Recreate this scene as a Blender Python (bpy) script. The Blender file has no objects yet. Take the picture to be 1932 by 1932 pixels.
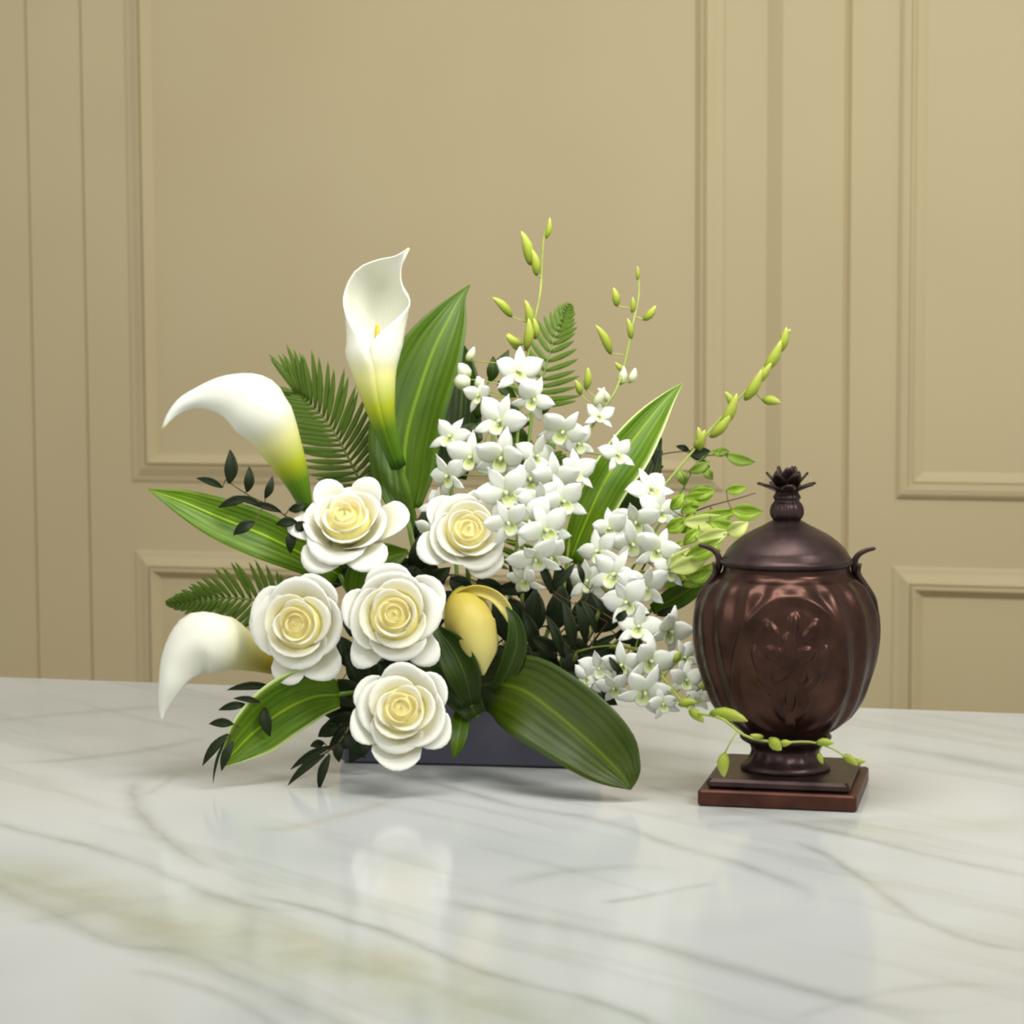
import bpy, math, random
from mathutils import Vector, Matrix, noise
R = math.radians
sc = bpy.context.scene
COL = sc.collection

# ------------------------------------------------------------------ camera
FPX, W0 = 4400.0, 966.0
YAW, PITCH, ROLL = R(15.5), R(4.75), -0.004
CAM = Vector((0, 0, 0.44))
CM = Matrix.Rotation(YAW, 3, 'Z') @ Matrix.Rotation(math.pi / 2 - PITCH, 3, 'X') @ Matrix.Rotation(ROLL, 3, 'Z')
CX, CY, CZ = CM.col[0].copy(), CM.col[1].copy(), CM.col[2].copy()   # right, up, towards the camera
cd = bpy.data.cameras.new('camera')
cam = bpy.data.objects.new('camera', cd)
COL.objects.link(cam)
cam.matrix_world = Matrix.Translation(CAM) @ CM.to_4x4()
cd.sensor_width = 36.0
cd.lens = 36.0 * FPX / 1932.0
cd.dof.use_dof = True
cd.dof.focus_distance = 2.22
cd.dof.aperture_fstop = 10.0
sc.camera = cam

# ------------------------------------------------------------------ light and exposure
sc.view_settings.view_transform = 'Standard'
sc.view_settings.look = 'None'
sc.view_settings.gamma = 1.0
sc.view_settings.use_curve_mapping = False
sc.view_settings.exposure = 0.0
sc.cycles.use_denoising = True
sc.cycles.filter_width = 2.8
world = bpy.data.worlds.new('world')
sc.world = world
world.use_nodes = True
bg = world.node_tree.nodes['Background']
bg.inputs[0].default_value = (0.98, 0.99, 1.0, 1)
bg.inputs[1].default_value = 0.66

def area_light(name, loc, target, sx, sy, power, col=(1, 1, 1)):
    ld = bpy.data.lights.new(name, 'AREA')
    ld.shape = 'RECTANGLE'; ld.size = sx; ld.size_y = sy; ld.energy = power; ld.color = col
    o = bpy.data.objects.new(name, ld); COL.objects.link(o)
    o.location = loc
    o.rotation_euler = (Vector(target) - Vector(loc)).to_track_quat('-Z', 'Y').to_euler()
    return o
TGT = CAM - CZ * 2.25 - CY * 0.02
area_light('key_light', CAM + CX * 1.25 + CY * 1.2 - CZ * 0.9, TGT, 0.5, 0.5, 18.0, (1, 0.985, 0.96))
area_light('fill_light', CAM - CX * 1.5 + CY * 0.9 - CZ * 0.8, TGT, 0.9, 0.9, 7.0, (1, 0.99, 0.98))
area_light('wall_light', CAM + CX * 0.12 + CY * 0.82 - CZ * 1.95, CAM - CZ * 3.9 - CY * 0.45 - CX * 0.25, 0.8, 0.5, 11.5, (1, 0.98, 0.945))

# ------------------------------------------------------------------ geometry helpers
def P(u, v, d):            # the point seen at (u, v), d metres in front of the camera
    return CAM + (CX * ((u - W0) / FPX) + CY * ((W0 - v) / FPX) - CZ) * d
def cdir(x, y, z):
    return (CX * x + CY * y + CZ * z).normalized()
def T(u, v, z=0.0):        # the point seen at (u, v) on the level plane z
    r = P(u, v, 1.0) - CAM
    return CAM + r * ((z - CAM.z) / r.z)
def on_plane(u, v, p0, n):
    r = P(u, v, 1.0) - CAM
    return CAM + r * ((p0 - CAM).dot(n) / r.dot(n))
def lerp(a, b, t): return a + (b - a) * t
def sstep(a, b, x):
    t = max(0.0, min(1.0, (x - a) / (b - a))); return t * t * (3 - 2 * t)
def crom(pts, n):
    pts = [tuple(p) for p in pts]
    if len(pts) == 2:
        return [tuple(lerp(a, b, i / (n - 1)) for a, b in zip(*pts)) for i in range(n)]
    out = []; m = len(pts) - 1
    for i in range(n):
        x = i / (n - 1) * m; k = min(int(x), m - 1); t = x - k
        p1, p2 = pts[k], pts[k + 1]
        p0 = pts[k - 1] if k > 0 else tuple(2 * a - b for a, b in zip(p1, p2))
        p3 = pts[k + 2] if k + 2 <= m else tuple(2 * b - a for a, b in zip(p1, p2))
        out.append(tuple(0.5 * (2 * b + (c - a) * t + (2 * a - 5 * b + 4 * c - d) * t * t + (3 * b - a - 3 * c + d) * t ** 3)
                         for a, b, c, d in zip(p0, p1, p2, p3)))
    return out
def mesh_data(name, verts, faces, mat, uvs=None, smooth=True):
    me = bpy.data.meshes.new(name)
    me.from_pydata([tuple(v) for v in verts], [], faces)
    if uvs:
        uvl = me.uv_layers.new(name='UVMap')
        li = [0] * len(me.loops); me.loops.foreach_get('vertex_index', li)
        flat = []
        for i in li: flat += [uvs[i][0], uvs[i][1]]
        uvl.data.foreach_set('uv', flat)
    if smooth: me.polygons.foreach_set('use_smooth', [True] * len(me.polygons))
    me.materials.append(mat)
    me.update()
    return me
def mk(name, geo, mat, parent=None, origin=None, smooth=True):
    verts, faces, uvs = (list(geo) + [None])[:3]
    if parent is not None: o0 = parent_world(parent)
    else: o0 = Vector(origin) if origin is not None else Vector((0, 0, 0))
    me = mesh_data(name, [Vector(v) - o0 for v in verts], faces, mat, uvs, smooth)
    o = bpy.data.objects.new(name, me); COL.objects.link(o)
    if parent is not None: o.parent = parent
    else: o.location = o0
    return o
def parent_world(o):
    v = Vector((0, 0, 0))
    while o is not None: v = v + o.location; o = o.parent
    return v
def tag(o, label=None, cat=None, group=None, kind=None):
    if label: o['label'] = label
    if cat: o['category'] = cat
    if group: o['group'] = group
    if kind: o['kind'] = kind
    return o
def thing(name, loc, label, cat, group=None):
    o = bpy.data.objects.new(name, None); COL.objects.link(o)
    o.location = loc; o.empty_display_size = 0.02
    return tag(o, label, cat, group)
def merge(*geos):
    V, F, U = [], [], []
    for g in geos:
        n = len(V); V += list(g[0]); F += [tuple(i + n for i in f) for f in g[1]]
        U += list(g[2]) if len(g) > 2 and g[2] else [(0, 0)] * len(g[0])
    return V, F, U
def shell(G, th):
    rows, cols = len(G), len(G[0])
    N = []
    for i in range(rows):
        for j in range(cols):
            a = G[min(i + 1, rows - 1)][j] - G[max(i - 1, 0)][j]
            b = G[i][min(j + 1, cols - 1)] - G[i][max(j - 1, 0)]
            n = a.cross(b); N.append(n.normalized() if n.length > 1e-12 else None)
    last = Vector((0, 0, 1))
    for k in range(len(N)):
        if N[k] is None: N[k] = last
        last = N[k]
    V, U = [], []
    for sgn in (1, -1):
        for i in range(rows):
            for j in range(cols):
                V.append(G[i][j] + N[i * cols + j] * (sgn * th * 0.5)); U.append((i / (rows - 1), j / (cols - 1)))
    F = []; o = rows * cols
    for i in range(rows - 1):
        for j in range(cols - 1):
            a, b, c, d = i * cols + j, i * cols + j + 1, (i + 1) * cols + j + 1, (i + 1) * cols + j
            F.append((a, d, c, b)); F.append((a + o, b + o, c + o, d + o))
    ring = [j for j in range(cols)] + [i * cols + cols - 1 for i in range(1, rows)] + \
           [(rows - 1) * cols + j for j in range(cols - 2, -1, -1)] + [i * cols for i in range(rows - 2, 0, -1)]
    for k in range(len(ring)):
        a, b = ring[k], ring[(k + 1) % len(ring)]
        F.append((a, b, b + o, a + o))
    return V, F, U
def tube(pts, rad, seg=8, uvt=None):
    pts = [Vector(p) for p in pts]; n = len(pts)
    if not hasattr(rad, '__len__'): rad = [rad] * n
    V, F, U = [], [], []
    t0 = (pts[1] - pts[0]).normalized()
    s = t0.orthogonal().normalized()
    for i in range(n):
        t = (pts[min(i + 1, n - 1)] - pts[max(i - 1, 0)]).normalized()
        s = (s - t * s.dot(t)); s = s.normalized() if s.length > 1e-9 else t.orthogonal().normalized()
        b = t.cross(s)
        for k in range(seg):
            a = 2 * math.pi * k / seg
            V.append(pts[i] + (s * math.cos(a) + b * math.sin(a)) * rad[i]); U.append((i / (n - 1), k / seg))
    for i in range(n - 1):
        for k in range(seg):
            a, b = i * seg + k, i * seg + (k + 1) % seg
            F.append((a, b, b + seg, a + seg))
    F.append(tuple(range(seg - 1, -1, -1))); F.append(tuple((n - 1) * seg + k for k in range(seg)))
    return V, F, U
def box(c, sx, sy, sz, M=None, bev=0.0):
    """box about centre c; M gives its axes; chamfered upright and level edges"""
    c = Vector(c); V, F = [], []
    levels = [(-sz / 2, bev), (-sz / 2 + bev, 0), (sz / 2 - bev, 0), (sz / 2, bev)] if bev > 0 else [(-sz / 2, 0), (sz / 2, 0)]
    for z, ins in levels:
        x, y = sx / 2 - ins, sy / 2 - ins; b = bev
        loop = [(-x + b, -y), (x - b, -y), (x, -y + b), (x, y - b), (x - b, y), (-x + b, y), (-x, y - b), (-x, -y + b)] if bev > 0 else \
               [(-x, -y), (x, -y), (x, y), (-x, y)]
        for px, py in loop:
            v = Vector((px, py, z)); V.append(c + (M @ v if M else v))
    k = 8 if bev > 0 else 4
    for i in range(len(levels) - 1):
        for j in range(k):
            a, b2 = i * k + j, i * k + (j + 1) % k
            F.append((a, b2, b2 + k, a + k))
    F.append(tuple(range(k - 1, -1, -1))); F.append(tuple((len(levels) - 1) * k + j for j in range(k)))
    return V, F, [(0, 0)] * len(V)

# ------------------------------------------------------------------ materials
def new_mat(name):
    m = bpy.data.materials.new(name); m.use_nodes = True
    nt = m.node_tree; b = nt.nodes['Principled BSDF']
    return m, nt, b
def srgb(r, g, b):
    f = lambda c: (c / 255 / 12.92) if c / 255 <= 0.04045 else ((c / 255 + 0.055) / 1.055) ** 2.4
    return (f(r), f(g), f(b), 1)
def node(nt, kind, **kw):
    n = nt.nodes.new(kind)
    for k, v in kw.items():
        if k.startswith('i_'):
            key = k[2:]; n.inputs[int(key) if key.isdigit() else key].default_value = v
        else: setattr(n, k, v)
    return n
def ramp(nt, fac, stops):
    r = node(nt, 'ShaderNodeValToRGB'); e = r.color_ramp.elements
    e[0].position, e[0].color = stops[0]; e[1].position, e[1].color = stops[-1]
    for p, c in stops[1:-1]:
        x = e.new(p); x.color = c
    nt.links.new(fac, r.inputs[0]); return r.outputs[0]
def mixc(nt, fac, a, b, mode='MIX'):
    m = node(nt, 'ShaderNodeMix', data_type='RGBA', blend_type=mode)
    for s, val in ((m.inputs[0], fac), (m.inputs[6], a), (m.inputs[7], b)):
        if hasattr(val, 'is_linked'): nt.links.new(val, s)
        else: s.default_value = val
    return m.outputs[2]
def math_n(nt, op, a, b=None, clamp=False):
    m = node(nt, 'ShaderNodeMath', operation=op, use_clamp=clamp)
    for s, val in ((m.inputs[0], a), (m.inputs[1], b)):
        if val is None: continue
        if hasattr(val, 'is_linked'): nt.links.new(val, s)
        else: s.default_value = val
    return m.outputs[0]
def uvsplit(nt):
    t = node(nt, 'ShaderNodeTexCoord'); s = node(nt, 'ShaderNodeSeparateXYZ')
    nt.links.new(t.outputs['UV'], s.inputs[0]); return s.outputs[0], s.outputs[1], t
def translucent(nt, b, col, amount):
    tr = node(nt, 'ShaderNodeBsdfTranslucent')
    if hasattr(col, 'is_linked'): nt.links.new(col, tr.inputs[0])
    else: tr.inputs[0].default_value = col
    mx = node(nt, 'ShaderNodeMixShader'); mx.inputs[0].default_value = amount
    nt.links.new(b.outputs[0], mx.inputs[1]); nt.links.new(tr.outputs[0], mx.inputs[2])
    out = [n for n in nt.nodes if n.type == 'OUTPUT_MATERIAL'][0]
    nt.links.new(mx.outputs[0], out.inputs[0])
def plain(name, col, rough=0.5, metal=0.0, noise_amt=0.0, nscale=20, spec=0.5, bump=0.0):
    m, nt, b = new_mat(name)
    b.inputs['Roughness'].default_value = rough; b.inputs['Metallic'].default_value = metal
    b.inputs['Specular IOR Level'].default_value = spec
    tc = node(nt, 'ShaderNodeTexCoord'); nz = node(nt, 'ShaderNodeTexNoise'); nz.inputs['Scale'].default_value = nscale
    nz.inputs['Detail'].default_value = 4
    nt.links.new(tc.outputs['Object'], nz.inputs['Vector'])
    dark = tuple(c * (1 - noise_amt) for c in col[:3]) + (1,)
    lite = tuple(min(1, c * (1 + noise_amt)) for c in col[:3]) + (1,)
    nt.links.new(ramp(nt, nz.outputs[0], [(0.3, dark), (0.7, lite)]), b.inputs['Base Color'])
    if bump:
        bp = node(nt, 'ShaderNodeBump'); bp.inputs['Strength'].default_value = bump; bp.inputs['Distance'].default_value = 0.002
        nt.links.new(nz.outputs[0], bp.inputs['Height']); nt.links.new(bp.outputs[0], b.inputs['Normal'])
    return m
def petal_mat(name, stops, rough=0.55, trans=0.22, veins=0.04):
    m, nt, b = new_mat(name)
    u, v, t = uvsplit(nt)
    c = ramp(nt, u, stops)
    w = node(nt, 'ShaderNodeTexWave', i_Scale=6.0, i_Distortion=1.5); w.bands_direction = 'Y'
    nt.links.new(t.outputs['UV'], w.inputs['Vector'])
    c2 = mixc(nt, math_n(nt, 'MULTIPLY', w.outputs['Fac'], veins), c, (0.55, 0.6, 0.4, 1))
    nt.links.new(c2, b.inputs['Base Color'])
    b.inputs['Roughness'].default_value = rough; b.inputs['Specular IOR Level'].default_value = 0.25
    translucent(nt, b, c2, trans)
    return m
def leaf_mat(name, base, light, rough=0.32, stripes=9.0, edge=None, trans=0.12, amt=0.45, midrib=0.5):
    m, nt, b = new_mat(name)
    u, v, t = uvsplit(nt)
    d = math_n(nt, 'ABSOLUTE', math_n(nt, 'SUBTRACT', v, 0.5))            # distance from the midrib
    w = math_n(nt, 'SINE', math_n(nt, 'MULTIPLY', v, stripes * 6.283))
    nz = node(nt, 'ShaderNodeTexNoise', i_Scale=3.0); mp = node(nt, 'ShaderNodeMapping'); mp.inputs['Scale'].default_value = (1.2, 7, 1)
    nt.links.new(t.outputs['UV'], mp.inputs[0]); nt.links.new(mp.outputs[0], nz.inputs['Vector'])
    f = math_n(nt, 'ADD', math_n(nt, 'MULTIPLY', w, 0.07), math_n(nt, 'MULTIPLY', nz.outputs[0], 1.0))
    f = math_n(nt, 'MULTIPLY', math_n(nt, 'SUBTRACT', f, 0.3), amt * 2, True)
    c = mixc(nt, f, base, light)
    rib = math_n(nt, 'SUBTRACT', 1.0, math_n(nt, 'MULTIPLY', d, 28.0), True)
    c = mixc(nt, math_n(nt, 'MULTIPLY', rib, midrib), c, tuple(min(1, x * 1.9) for x in light[:3]) + (1,))
    if edge:
        e = math_n(nt, 'MULTIPLY', math_n(nt, 'SUBTRACT', d, 0.44), 22.0, True)
        c = mixc(nt, e, c, edge)
    nt.links.new(c, b.inputs['Base Color'])
    bp = node(nt, 'ShaderNodeBump'); bp.inputs['Strength'].default_value = 0.14; bp.inputs['Distance'].default_value = 0.001
    nt.links.new(w, bp.inputs['Height']); nt.links.new(bp.outputs[0], b.inputs['Normal'])
    b.inputs['Roughness'].default_value = rough + .06; b.inputs['Specular IOR Level'].default_value = 0.28
    translucent(nt, b, c, trans)
    return m
WHITE = srgb(238, 238, 226)
M_orchid = petal_mat('orchid_white', [(0.0, srgb(205, 220, 150)), (0.22, srgb(236, 240, 222)), (1.0, srgb(244, 244, 240))], 0.5, 0.28, 0.05)
M_lip = petal_mat('orchid_lip', [(0.0, srgb(186, 198, 84)), (0.5, srgb(212, 224, 140)), (1.0, srgb(242, 243, 234))], 0.5, 0.2)
M_rose_out = petal_mat('rose_outer', [(0.0, srgb(206, 205, 120)), (0.4, srgb(236, 232, 190)), (0.75, srgb(244, 243, 228)), (1.0, srgb(246, 246, 236))], 0.6, 0.2, 0.03)
M_rose_mid = petal_mat('rose_middle', [(0.0, srgb(232, 226, 150)), (0.5, srgb(244, 241, 208)), (1.0, srgb(249, 247, 232))], 0.6, 0.28, 0.03)
M_rose_in = petal_mat('rose_heart', [(0.0, srgb(240, 222, 140)), (0.6, srgb(246, 234, 170)), (1.0, srgb(250, 244, 212))], 0.6, 0.4, 0.03)
M_filler = plain('rose_gap_filler', srgb(232, 220, 140), .7)
M_calla = petal_mat('calla_spathe', [(0.0, srgb(60, 105, 10)), (0.12, srgb(100, 140, 14)), (0.19, srgb(185, 196, 36)), (0.28, srgb(232, 230, 150)), (0.38, srgb(240, 240, 222)), (0.94, srgb(246, 247, 238)), (1.0, srgb(222, 215, 150))], 0.4, 0.2, 0.04)
M_calla_y = petal_mat('calla_spathe_cream', [(0.0, srgb(110, 120, 16)), (0.13, srgb(190, 165, 40)), (0.25, srgb(225, 218, 140)), (0.38, srgb(240, 239, 220)), (1.0, srgb(244, 245, 234))], 0.4, 0.2, 0.04)
M_calla_gold = petal_mat('calla_spathe_golden', [(0.0, srgb(120, 130, 30)), (0.3, srgb(196, 176, 66)), (0.55, srgb(206, 190, 96)), (1.0, srgb(222, 214, 140))], 0.4, 0.15, 0.05)
M_spadix = plain('spadix_yellow', srgb(225, 190, 60), 0.7, noise_amt=0.2, nscale=300, bump=0.6)
M_stem = plain('stem_green', srgb(96, 128, 32), 0.45, noise_amt=0.2, nscale=40)
M_stem_pale = plain('stem_pale_green', srgb(150, 165, 70), 0.45, noise_amt=0.2, nscale=60)
M_stem_brown = plain('stem_brown', srgb(92, 72, 40), 0.6, noise_amt=0.2, nscale=60)
M_bud = petal_mat('bud_green', [(0.0, srgb(112, 130, 20)), (0.5, srgb(164, 178, 50)), (1.0, srgb(196, 202, 96))], 0.45, 0.2, 0.1)
M_budw = petal_mat('bud_white', [(0.0, srgb(160, 180, 80)), (0.4, srgb(224, 230, 190)), (1.0, srgb(242, 243, 232))], 0.5, 0.25, 0.05)
M_leaf = leaf_mat('broad_leaf', srgb(58, 88, 0), srgb(112, 140, 6))
M_leaf_b = leaf_mat('broad_leaf_bright', srgb(66, 104, 0), srgb(142, 168, 20), edge=srgb(215, 230, 150))
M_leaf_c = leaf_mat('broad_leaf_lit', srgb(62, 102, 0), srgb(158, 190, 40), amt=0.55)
M_leaf_d = leaf_mat('broad_leaf_dark', srgb(38, 58, 4), srgb(70, 92, 14), amt=0.4, rough=0.4)
M_leaf_o = leaf_mat('broad_leaf_olive', srgb(44, 62, 0), srgb(88, 104, 6), rough=.34)
M_leaf_dd = leaf_mat('ruscus_leaf', srgb(20, 32, 2), srgb(46, 60, 12), rough=0.5, stripes=5, amt=0.35, midrib=0.15, trans=0.05)
M_frond = leaf_mat('palm_leaflet', srgb(76, 106, 22), srgb(134, 156, 62), rough=0.45, stripes=2, midrib=0.3)
M_lime = leaf_mat('lime_leaf', srgb(124, 164, 8), srgb(214, 228, 110), rough=0.35, stripes=3, trans=0.25, amt=0.55)
M_lime_hi = leaf_mat('lime_leaf_highlight', srgb(214, 226, 120), srgb(244, 248, 196), rough=0.35, stripes=2, trans=0.3)  # near-white copy of the lime leaf, highlights painted into its colour
HILIT = {(1315, 1018), (1370, 1005), (1250, 1070), (1290, 985), (1265, 1075)}  # start points of the lime leaves that get the painted highlight
M_cont = plain('container_grey', srgb(84, 84, 98), 0.4, noise_amt=0.06, nscale=30)
M_foam = plain('foam_green', srgb(26, 42, 20), 0.95, noise_amt=0.3, nscale=200, bump=0.8)

def wall_material():
    m, nt, b = new_mat('painted_wood')
    tc = node(nt, 'ShaderNodeTexCoord'); nz = node(nt, 'ShaderNodeTexNoise', i_Scale=2.5)
    nt.links.new(tc.outputs['Object'], nz.inputs['Vector'])
    nt.links.new(ramp(nt, nz.outputs[0], [(0.3, srgb(188, 172, 132)), (0.7, srgb(192, 177, 137))]), b.inputs['Base Color'])
    n2 = node(nt, 'ShaderNodeTexNoise', i_Scale=60.0); mp = node(nt, 'ShaderNodeMapping'); mp.inputs['Scale'].default_value = (1, 1, 0.15)
    nt.links.new(tc.outputs['Object'], mp.inputs[0]); nt.links.new(mp.outputs[0], n2.inputs['Vector'])
    bp = node(nt, 'ShaderNodeBump'); bp.inputs['Strength'].default_value = 0.08; bp.inputs['Distance'].default_value = 0.001
    nt.links.new(n2.outputs[0], bp.inputs['Height']); nt.links.new(bp.outputs[0], b.inputs['Normal'])
    b.inputs['Roughness'].default_value = 0.6; b.inputs['Specular IOR Level'].default_value = 0.3
    return m
M_wall = wall_material()
M_floor = plain('oak_floor', srgb(120, 98, 72), 0.5, noise_amt=0.15, nscale=4)

# ------------------------------------------------------------------ table: its own axes from the far edge
E0, E1 = T(0, 1277), T(1932, 1346)
tx = (E1 - E0); tx.z = 0; tx.normalize(); ty = Vector((-tx.y, tx.x, 0))
TM = Matrix((tx, ty, Vector((0, 0, 1)))).transposed()
emid = T(966, 1311.5)
TW, TD, TH = 2.3, 1.7, 0.03
tc0 = emid - ty * (TD / 2); tc0.z = 0
def loc_t(u, v):
    p = T(u, v) - tc0; return p.dot(tx), p.dot(ty)

def marble():
    m, nt, b = new_mat('veined_marble')
    tc = node(nt, 'ShaderNodeTexCoord')
    nz = node(nt, 'ShaderNodeTexNoise', i_Scale=5.0, i_Detail=6.0, i_Roughness=0.6)
    nt.links.new(tc.outputs['Object'], nz.inputs['Vector'])
    sub = node(nt, 'ShaderNodeVectorMath', operation='SUBTRACT'); sub.inputs[1].default_value = (0.5, 0.5, 0.5)
    nt.links.new(nz.outputs['Color'], sub.inputs[0])
    scl = node(nt, 'ShaderNodeVectorMath', operation='SCALE'); scl.inputs['Scale'].default_value = 0.035
    nt.links.new(sub.outputs[0], scl.inputs[0])
    add = node(nt, 'ShaderNodeVectorMath', operation='ADD')
    nt.links.new(tc.outputs['Object'], add.inputs[0]); nt.links.new(scl.outputs[0], add.inputs[1])
    nlow = node(nt, 'ShaderNodeTexNoise', i_Scale=2.2, i_Detail=3.0)
    nt.links.new(tc.outputs['Object'], nlow.inputs['Vector'])
    col = ramp(nt, nlow.outputs[0], [(0.3, srgb(184, 187, 184)), (0.55, srgb(200, 202, 198)), (0.75, srgb(194, 196, 186))])
    nmid = node(nt, 'ShaderNodeTexNoise', i_Scale=14.0, i_Detail=5.0)
    nt.links.new(add.outputs[0], nmid.inputs['Vector'])
    # fine overall streaks that run with the veins
    a0, a1 = loc_t(0, 1555), loc_t(1206, 1925)
    ang = math.atan2(a1[1] - a0[1], a1[0] - a0[0])
    mp = node(nt, 'ShaderNodeMapping', vector_type='TEXTURE'); mp.inputs['Rotation'].default_value = (0, 0, ang); mp.inputs['Scale'].default_value = (1.2, 0.12, 1)
    nt.links.new(add.outputs[0], mp.inputs[0])
    nst = node(nt, 'ShaderNodeTexNoise', i_Scale=2.2, i_Detail=4.0)
    nt.links.new(mp.outputs[0], nst.inputs['Vector'])
    stre = ramp(nt, nst.outputs[0], [(0.52, (0, 0, 0, 1)), (0.62, (1, 1, 1, 1)), (0.72, (0, 0, 0, 1))])
    col = mixc(nt, math_n(nt, 'MULTIPLY', stre, 0.22), col, srgb(150, 152, 136))
    sep = node(nt, 'ShaderNodeSeparateXYZ'); nt.links.new(add.outputs[0], sep.inputs[0])
    def vein(px, width, strength, color, feather=0.1, soft=False):
        nonlocal col
        if not soft: width, strength = width * 1.8, strength * .72
        pts = [Vector(loc_t(u, v)) for u, v in px]
        A, B = pts[0], pts[-1]; L = (B - A).length; d = (B - A) / L; n = Vector((-d.y, d.x))
        s = math_n(nt, 'ADD', math_n(nt, 'MULTIPLY', sep.outputs[0], d.x / L), math_n(nt, 'ADD', math_n(nt, 'MULTIPLY', sep.outputs[1], d.y / L), -A.dot(d) / L))
        o = math_n(nt, 'ADD', math_n(nt, 'MULTIPLY', sep.outputs[0], n.x), math_n(nt, 'ADD', math_n(nt, 'MULTIPLY', sep.outputs[1], n.y), -A.dot(n)))
        cv = node(nt, 'ShaderNodeFloatCurve'); c = cv.mapping.curves[0]
        amp = max([abs((p - A).dot(n)) for p in pts] + [1e-4])
        c.points[0].location = (0, 0.5); c.points[1].location = (1, 0.5)
        for p in pts[1:-1]: c.points.new((p - A).dot(d) / L, 0.5 + 0.5 * (p - A).dot(n) / amp)
        cv.mapping.update(); nt.links.new(s, cv.inputs['Value'])
        off = math_n(nt, 'MULTIPLY', math_n(nt, 'SUBTRACT', cv.outputs[0], 0.5), 2 * amp)
        dist = math_n(nt, 'ABSOLUTE', math_n(nt, 'SUBTRACT', o, off))
        prof = math_n(nt, 'SUBTRACT', 1.0, math_n(nt, 'DIVIDE', dist, width), True)
        if not soft: prof = math_n(nt, 'POWER', prof, 1.6)
        e1 = math_n(nt, 'DIVIDE', math_n(nt, 'ADD', s, feather * 0.3), feather, True)
        e2 = math_n(nt, 'DIVIDE', math_n(nt, 'SUBTRACT', 1.0 + feather * 0.3, s), feather, True)
        var = math_n(nt, 'ADD', math_n(nt, 'MULTIPLY', nmid.outputs[0], 1.5), -0.1, True)
        f = math_n(nt, 'MULTIPLY', math_n(nt, 'MULTIPLY', prof, var), math_n(nt, 'MULTIPLY', math_n(nt, 'MULTIPLY', e1, e2), strength))
        col = mixc(nt, f, col, color)
    G1, G2, G3 = srgb(118, 122, 108), srgb(158, 162, 130), srgb(170, 150, 120)
    vein([(-150, 1620), (150, 1690), (420, 1770), (760, 1850), (1100, 1950)], 0.075, 1.0, G2, 0.2, True)
    vein([(-100, 1660), (300, 1740), (700, 1800), (1000, 1900)], 0.02, 0.25, G3, 0.3, True)
    vein([(-150, 1510), (0, 1555), (225, 1615), (425, 1695), (560, 1720)], 0.009, 0.75, G1)
    vein([(480, 1690), (700, 1750), (825, 1795), (950, 1845), (1116, 1885), (1260, 1950)], 0.007, 0.9, G1)
    vein([(-60, 1655), (60, 1700), (200, 1775), (350, 1800), (450, 1850), (600, 1910), (680, 1960)], 0.009, 0.6, G1)
    vein([(250, 1830), (420, 1880), (520, 1945)], 0.007, 0.5, G1)
    vein([(50, 1740), (170, 1715), (330, 1690)], 0.014, 0.4, G1)
    vein([(650, 1442), (820, 1478), (966, 1518), (1166, 1560), (1266, 1595), (1391, 1630), (1520, 1690)], 0.009, 0.75, G1)
    vein([(840, 1700), (966, 1725), (1216, 1780), (1366, 1825), (1616, 1885), (1800, 1905)], 0.012, 0.65, G1)
    vein([(1190, 1470), (1320, 1510), (1506, 1555), (1666, 1592), (1950, 1655)], 0.008, 0.65, G1)
    vein([(1506, 1590), (1591, 1635), (1666, 1690), (1756, 1740), (1960, 1795)], 0.006, 0.8, G1)
    vein([(1640, 1660), (1668, 1690), (1680, 1715)], 0.012, 0.5, G2)
    vein([(240, 1475), (275, 1540), (320, 1585), (400, 1640)], 0.009, 0.75, G1)
    vein([(275, 1500), (300, 1480), (330, 1460)], 0.006, 0.4, G1)
    vein([(480, 1565), (600, 1550), (760, 1500)], 0.012, 0.6, G3)
    vein([(1150, 1705), (1240, 1690), (1350, 1668)], 0.006, 0.8, G1)
    vein([(966, 1665), (1120, 1640), (1260, 1640)], 0.02, 0.35, G1, 0.3, True)
    vein([(0, 1440), (200, 1425), (400, 1390)], 0.018, 0.4, G1, 0.3, True)
    vein([(1650, 1345), (1800, 1375), (1960, 1400)], 0.016, 0.6, G2, 0.2)
    vein([(1640, 1400), (1800, 1430), (1960, 1460)], 0.018, 0.6, G1, 0.2)
    vein([(1500, 1545), (1700, 1560), (1950, 1550)], 0.05, 0.45, G2, 0.3, True)
    vein([(1500, 1920), (1640, 1880), (1760, 1860), (1900, 1860)], 0.007, 0.4, G1)
    vein([(-100, 1370), (200, 1340), (400, 1330)], 0.02, 0.3, G1, 0.3, True)
    nt.links.new(col, b.inputs['Base Color'])
    b.inputs['Roughness'].default_value = 0.13; b.inputs['Specular IOR Level'].default_value = 0.17
    return m
M_marble = marble()

# ------------------------------------------------------------------ room shell
ZF = -0.76
WY = P(966, 600, 3.75).y                       # the wall stands along the x axis
wn = Vector((0, 1, 0))
def WP(u, v, off=0.0): return on_plane(u, v, Vector((0, WY - off, 0)), wn)
ZTOP = 2.3
wx0, wx1 = WP(0, 600).x - 1.9, WP(1932, 600).x + 1.6
floor = mk('floor', box((0.5 * (wx0 + wx1), WY / 2 - 0.3, ZF - 0.02), wx1 - wx0 + 1.2, WY + 2.2, 0.04), M_floor, origin=(0, 0, ZF), smooth=False)
tag(floor, 'brown timber floor under the marble table', kind='structure')
wall = mk('wall_back', box((0.5 * (wx0 + wx1), WY + 0.05, (ZTOP + ZF) / 2), wx1 - wx0, 0.1, ZTOP - ZF), M_wall, origin=(0.5 * (wx0 + wx1), WY, ZF), smooth=False)
tag(wall, 'beige painted panelled wall behind the marble table', kind='structure')

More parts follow.
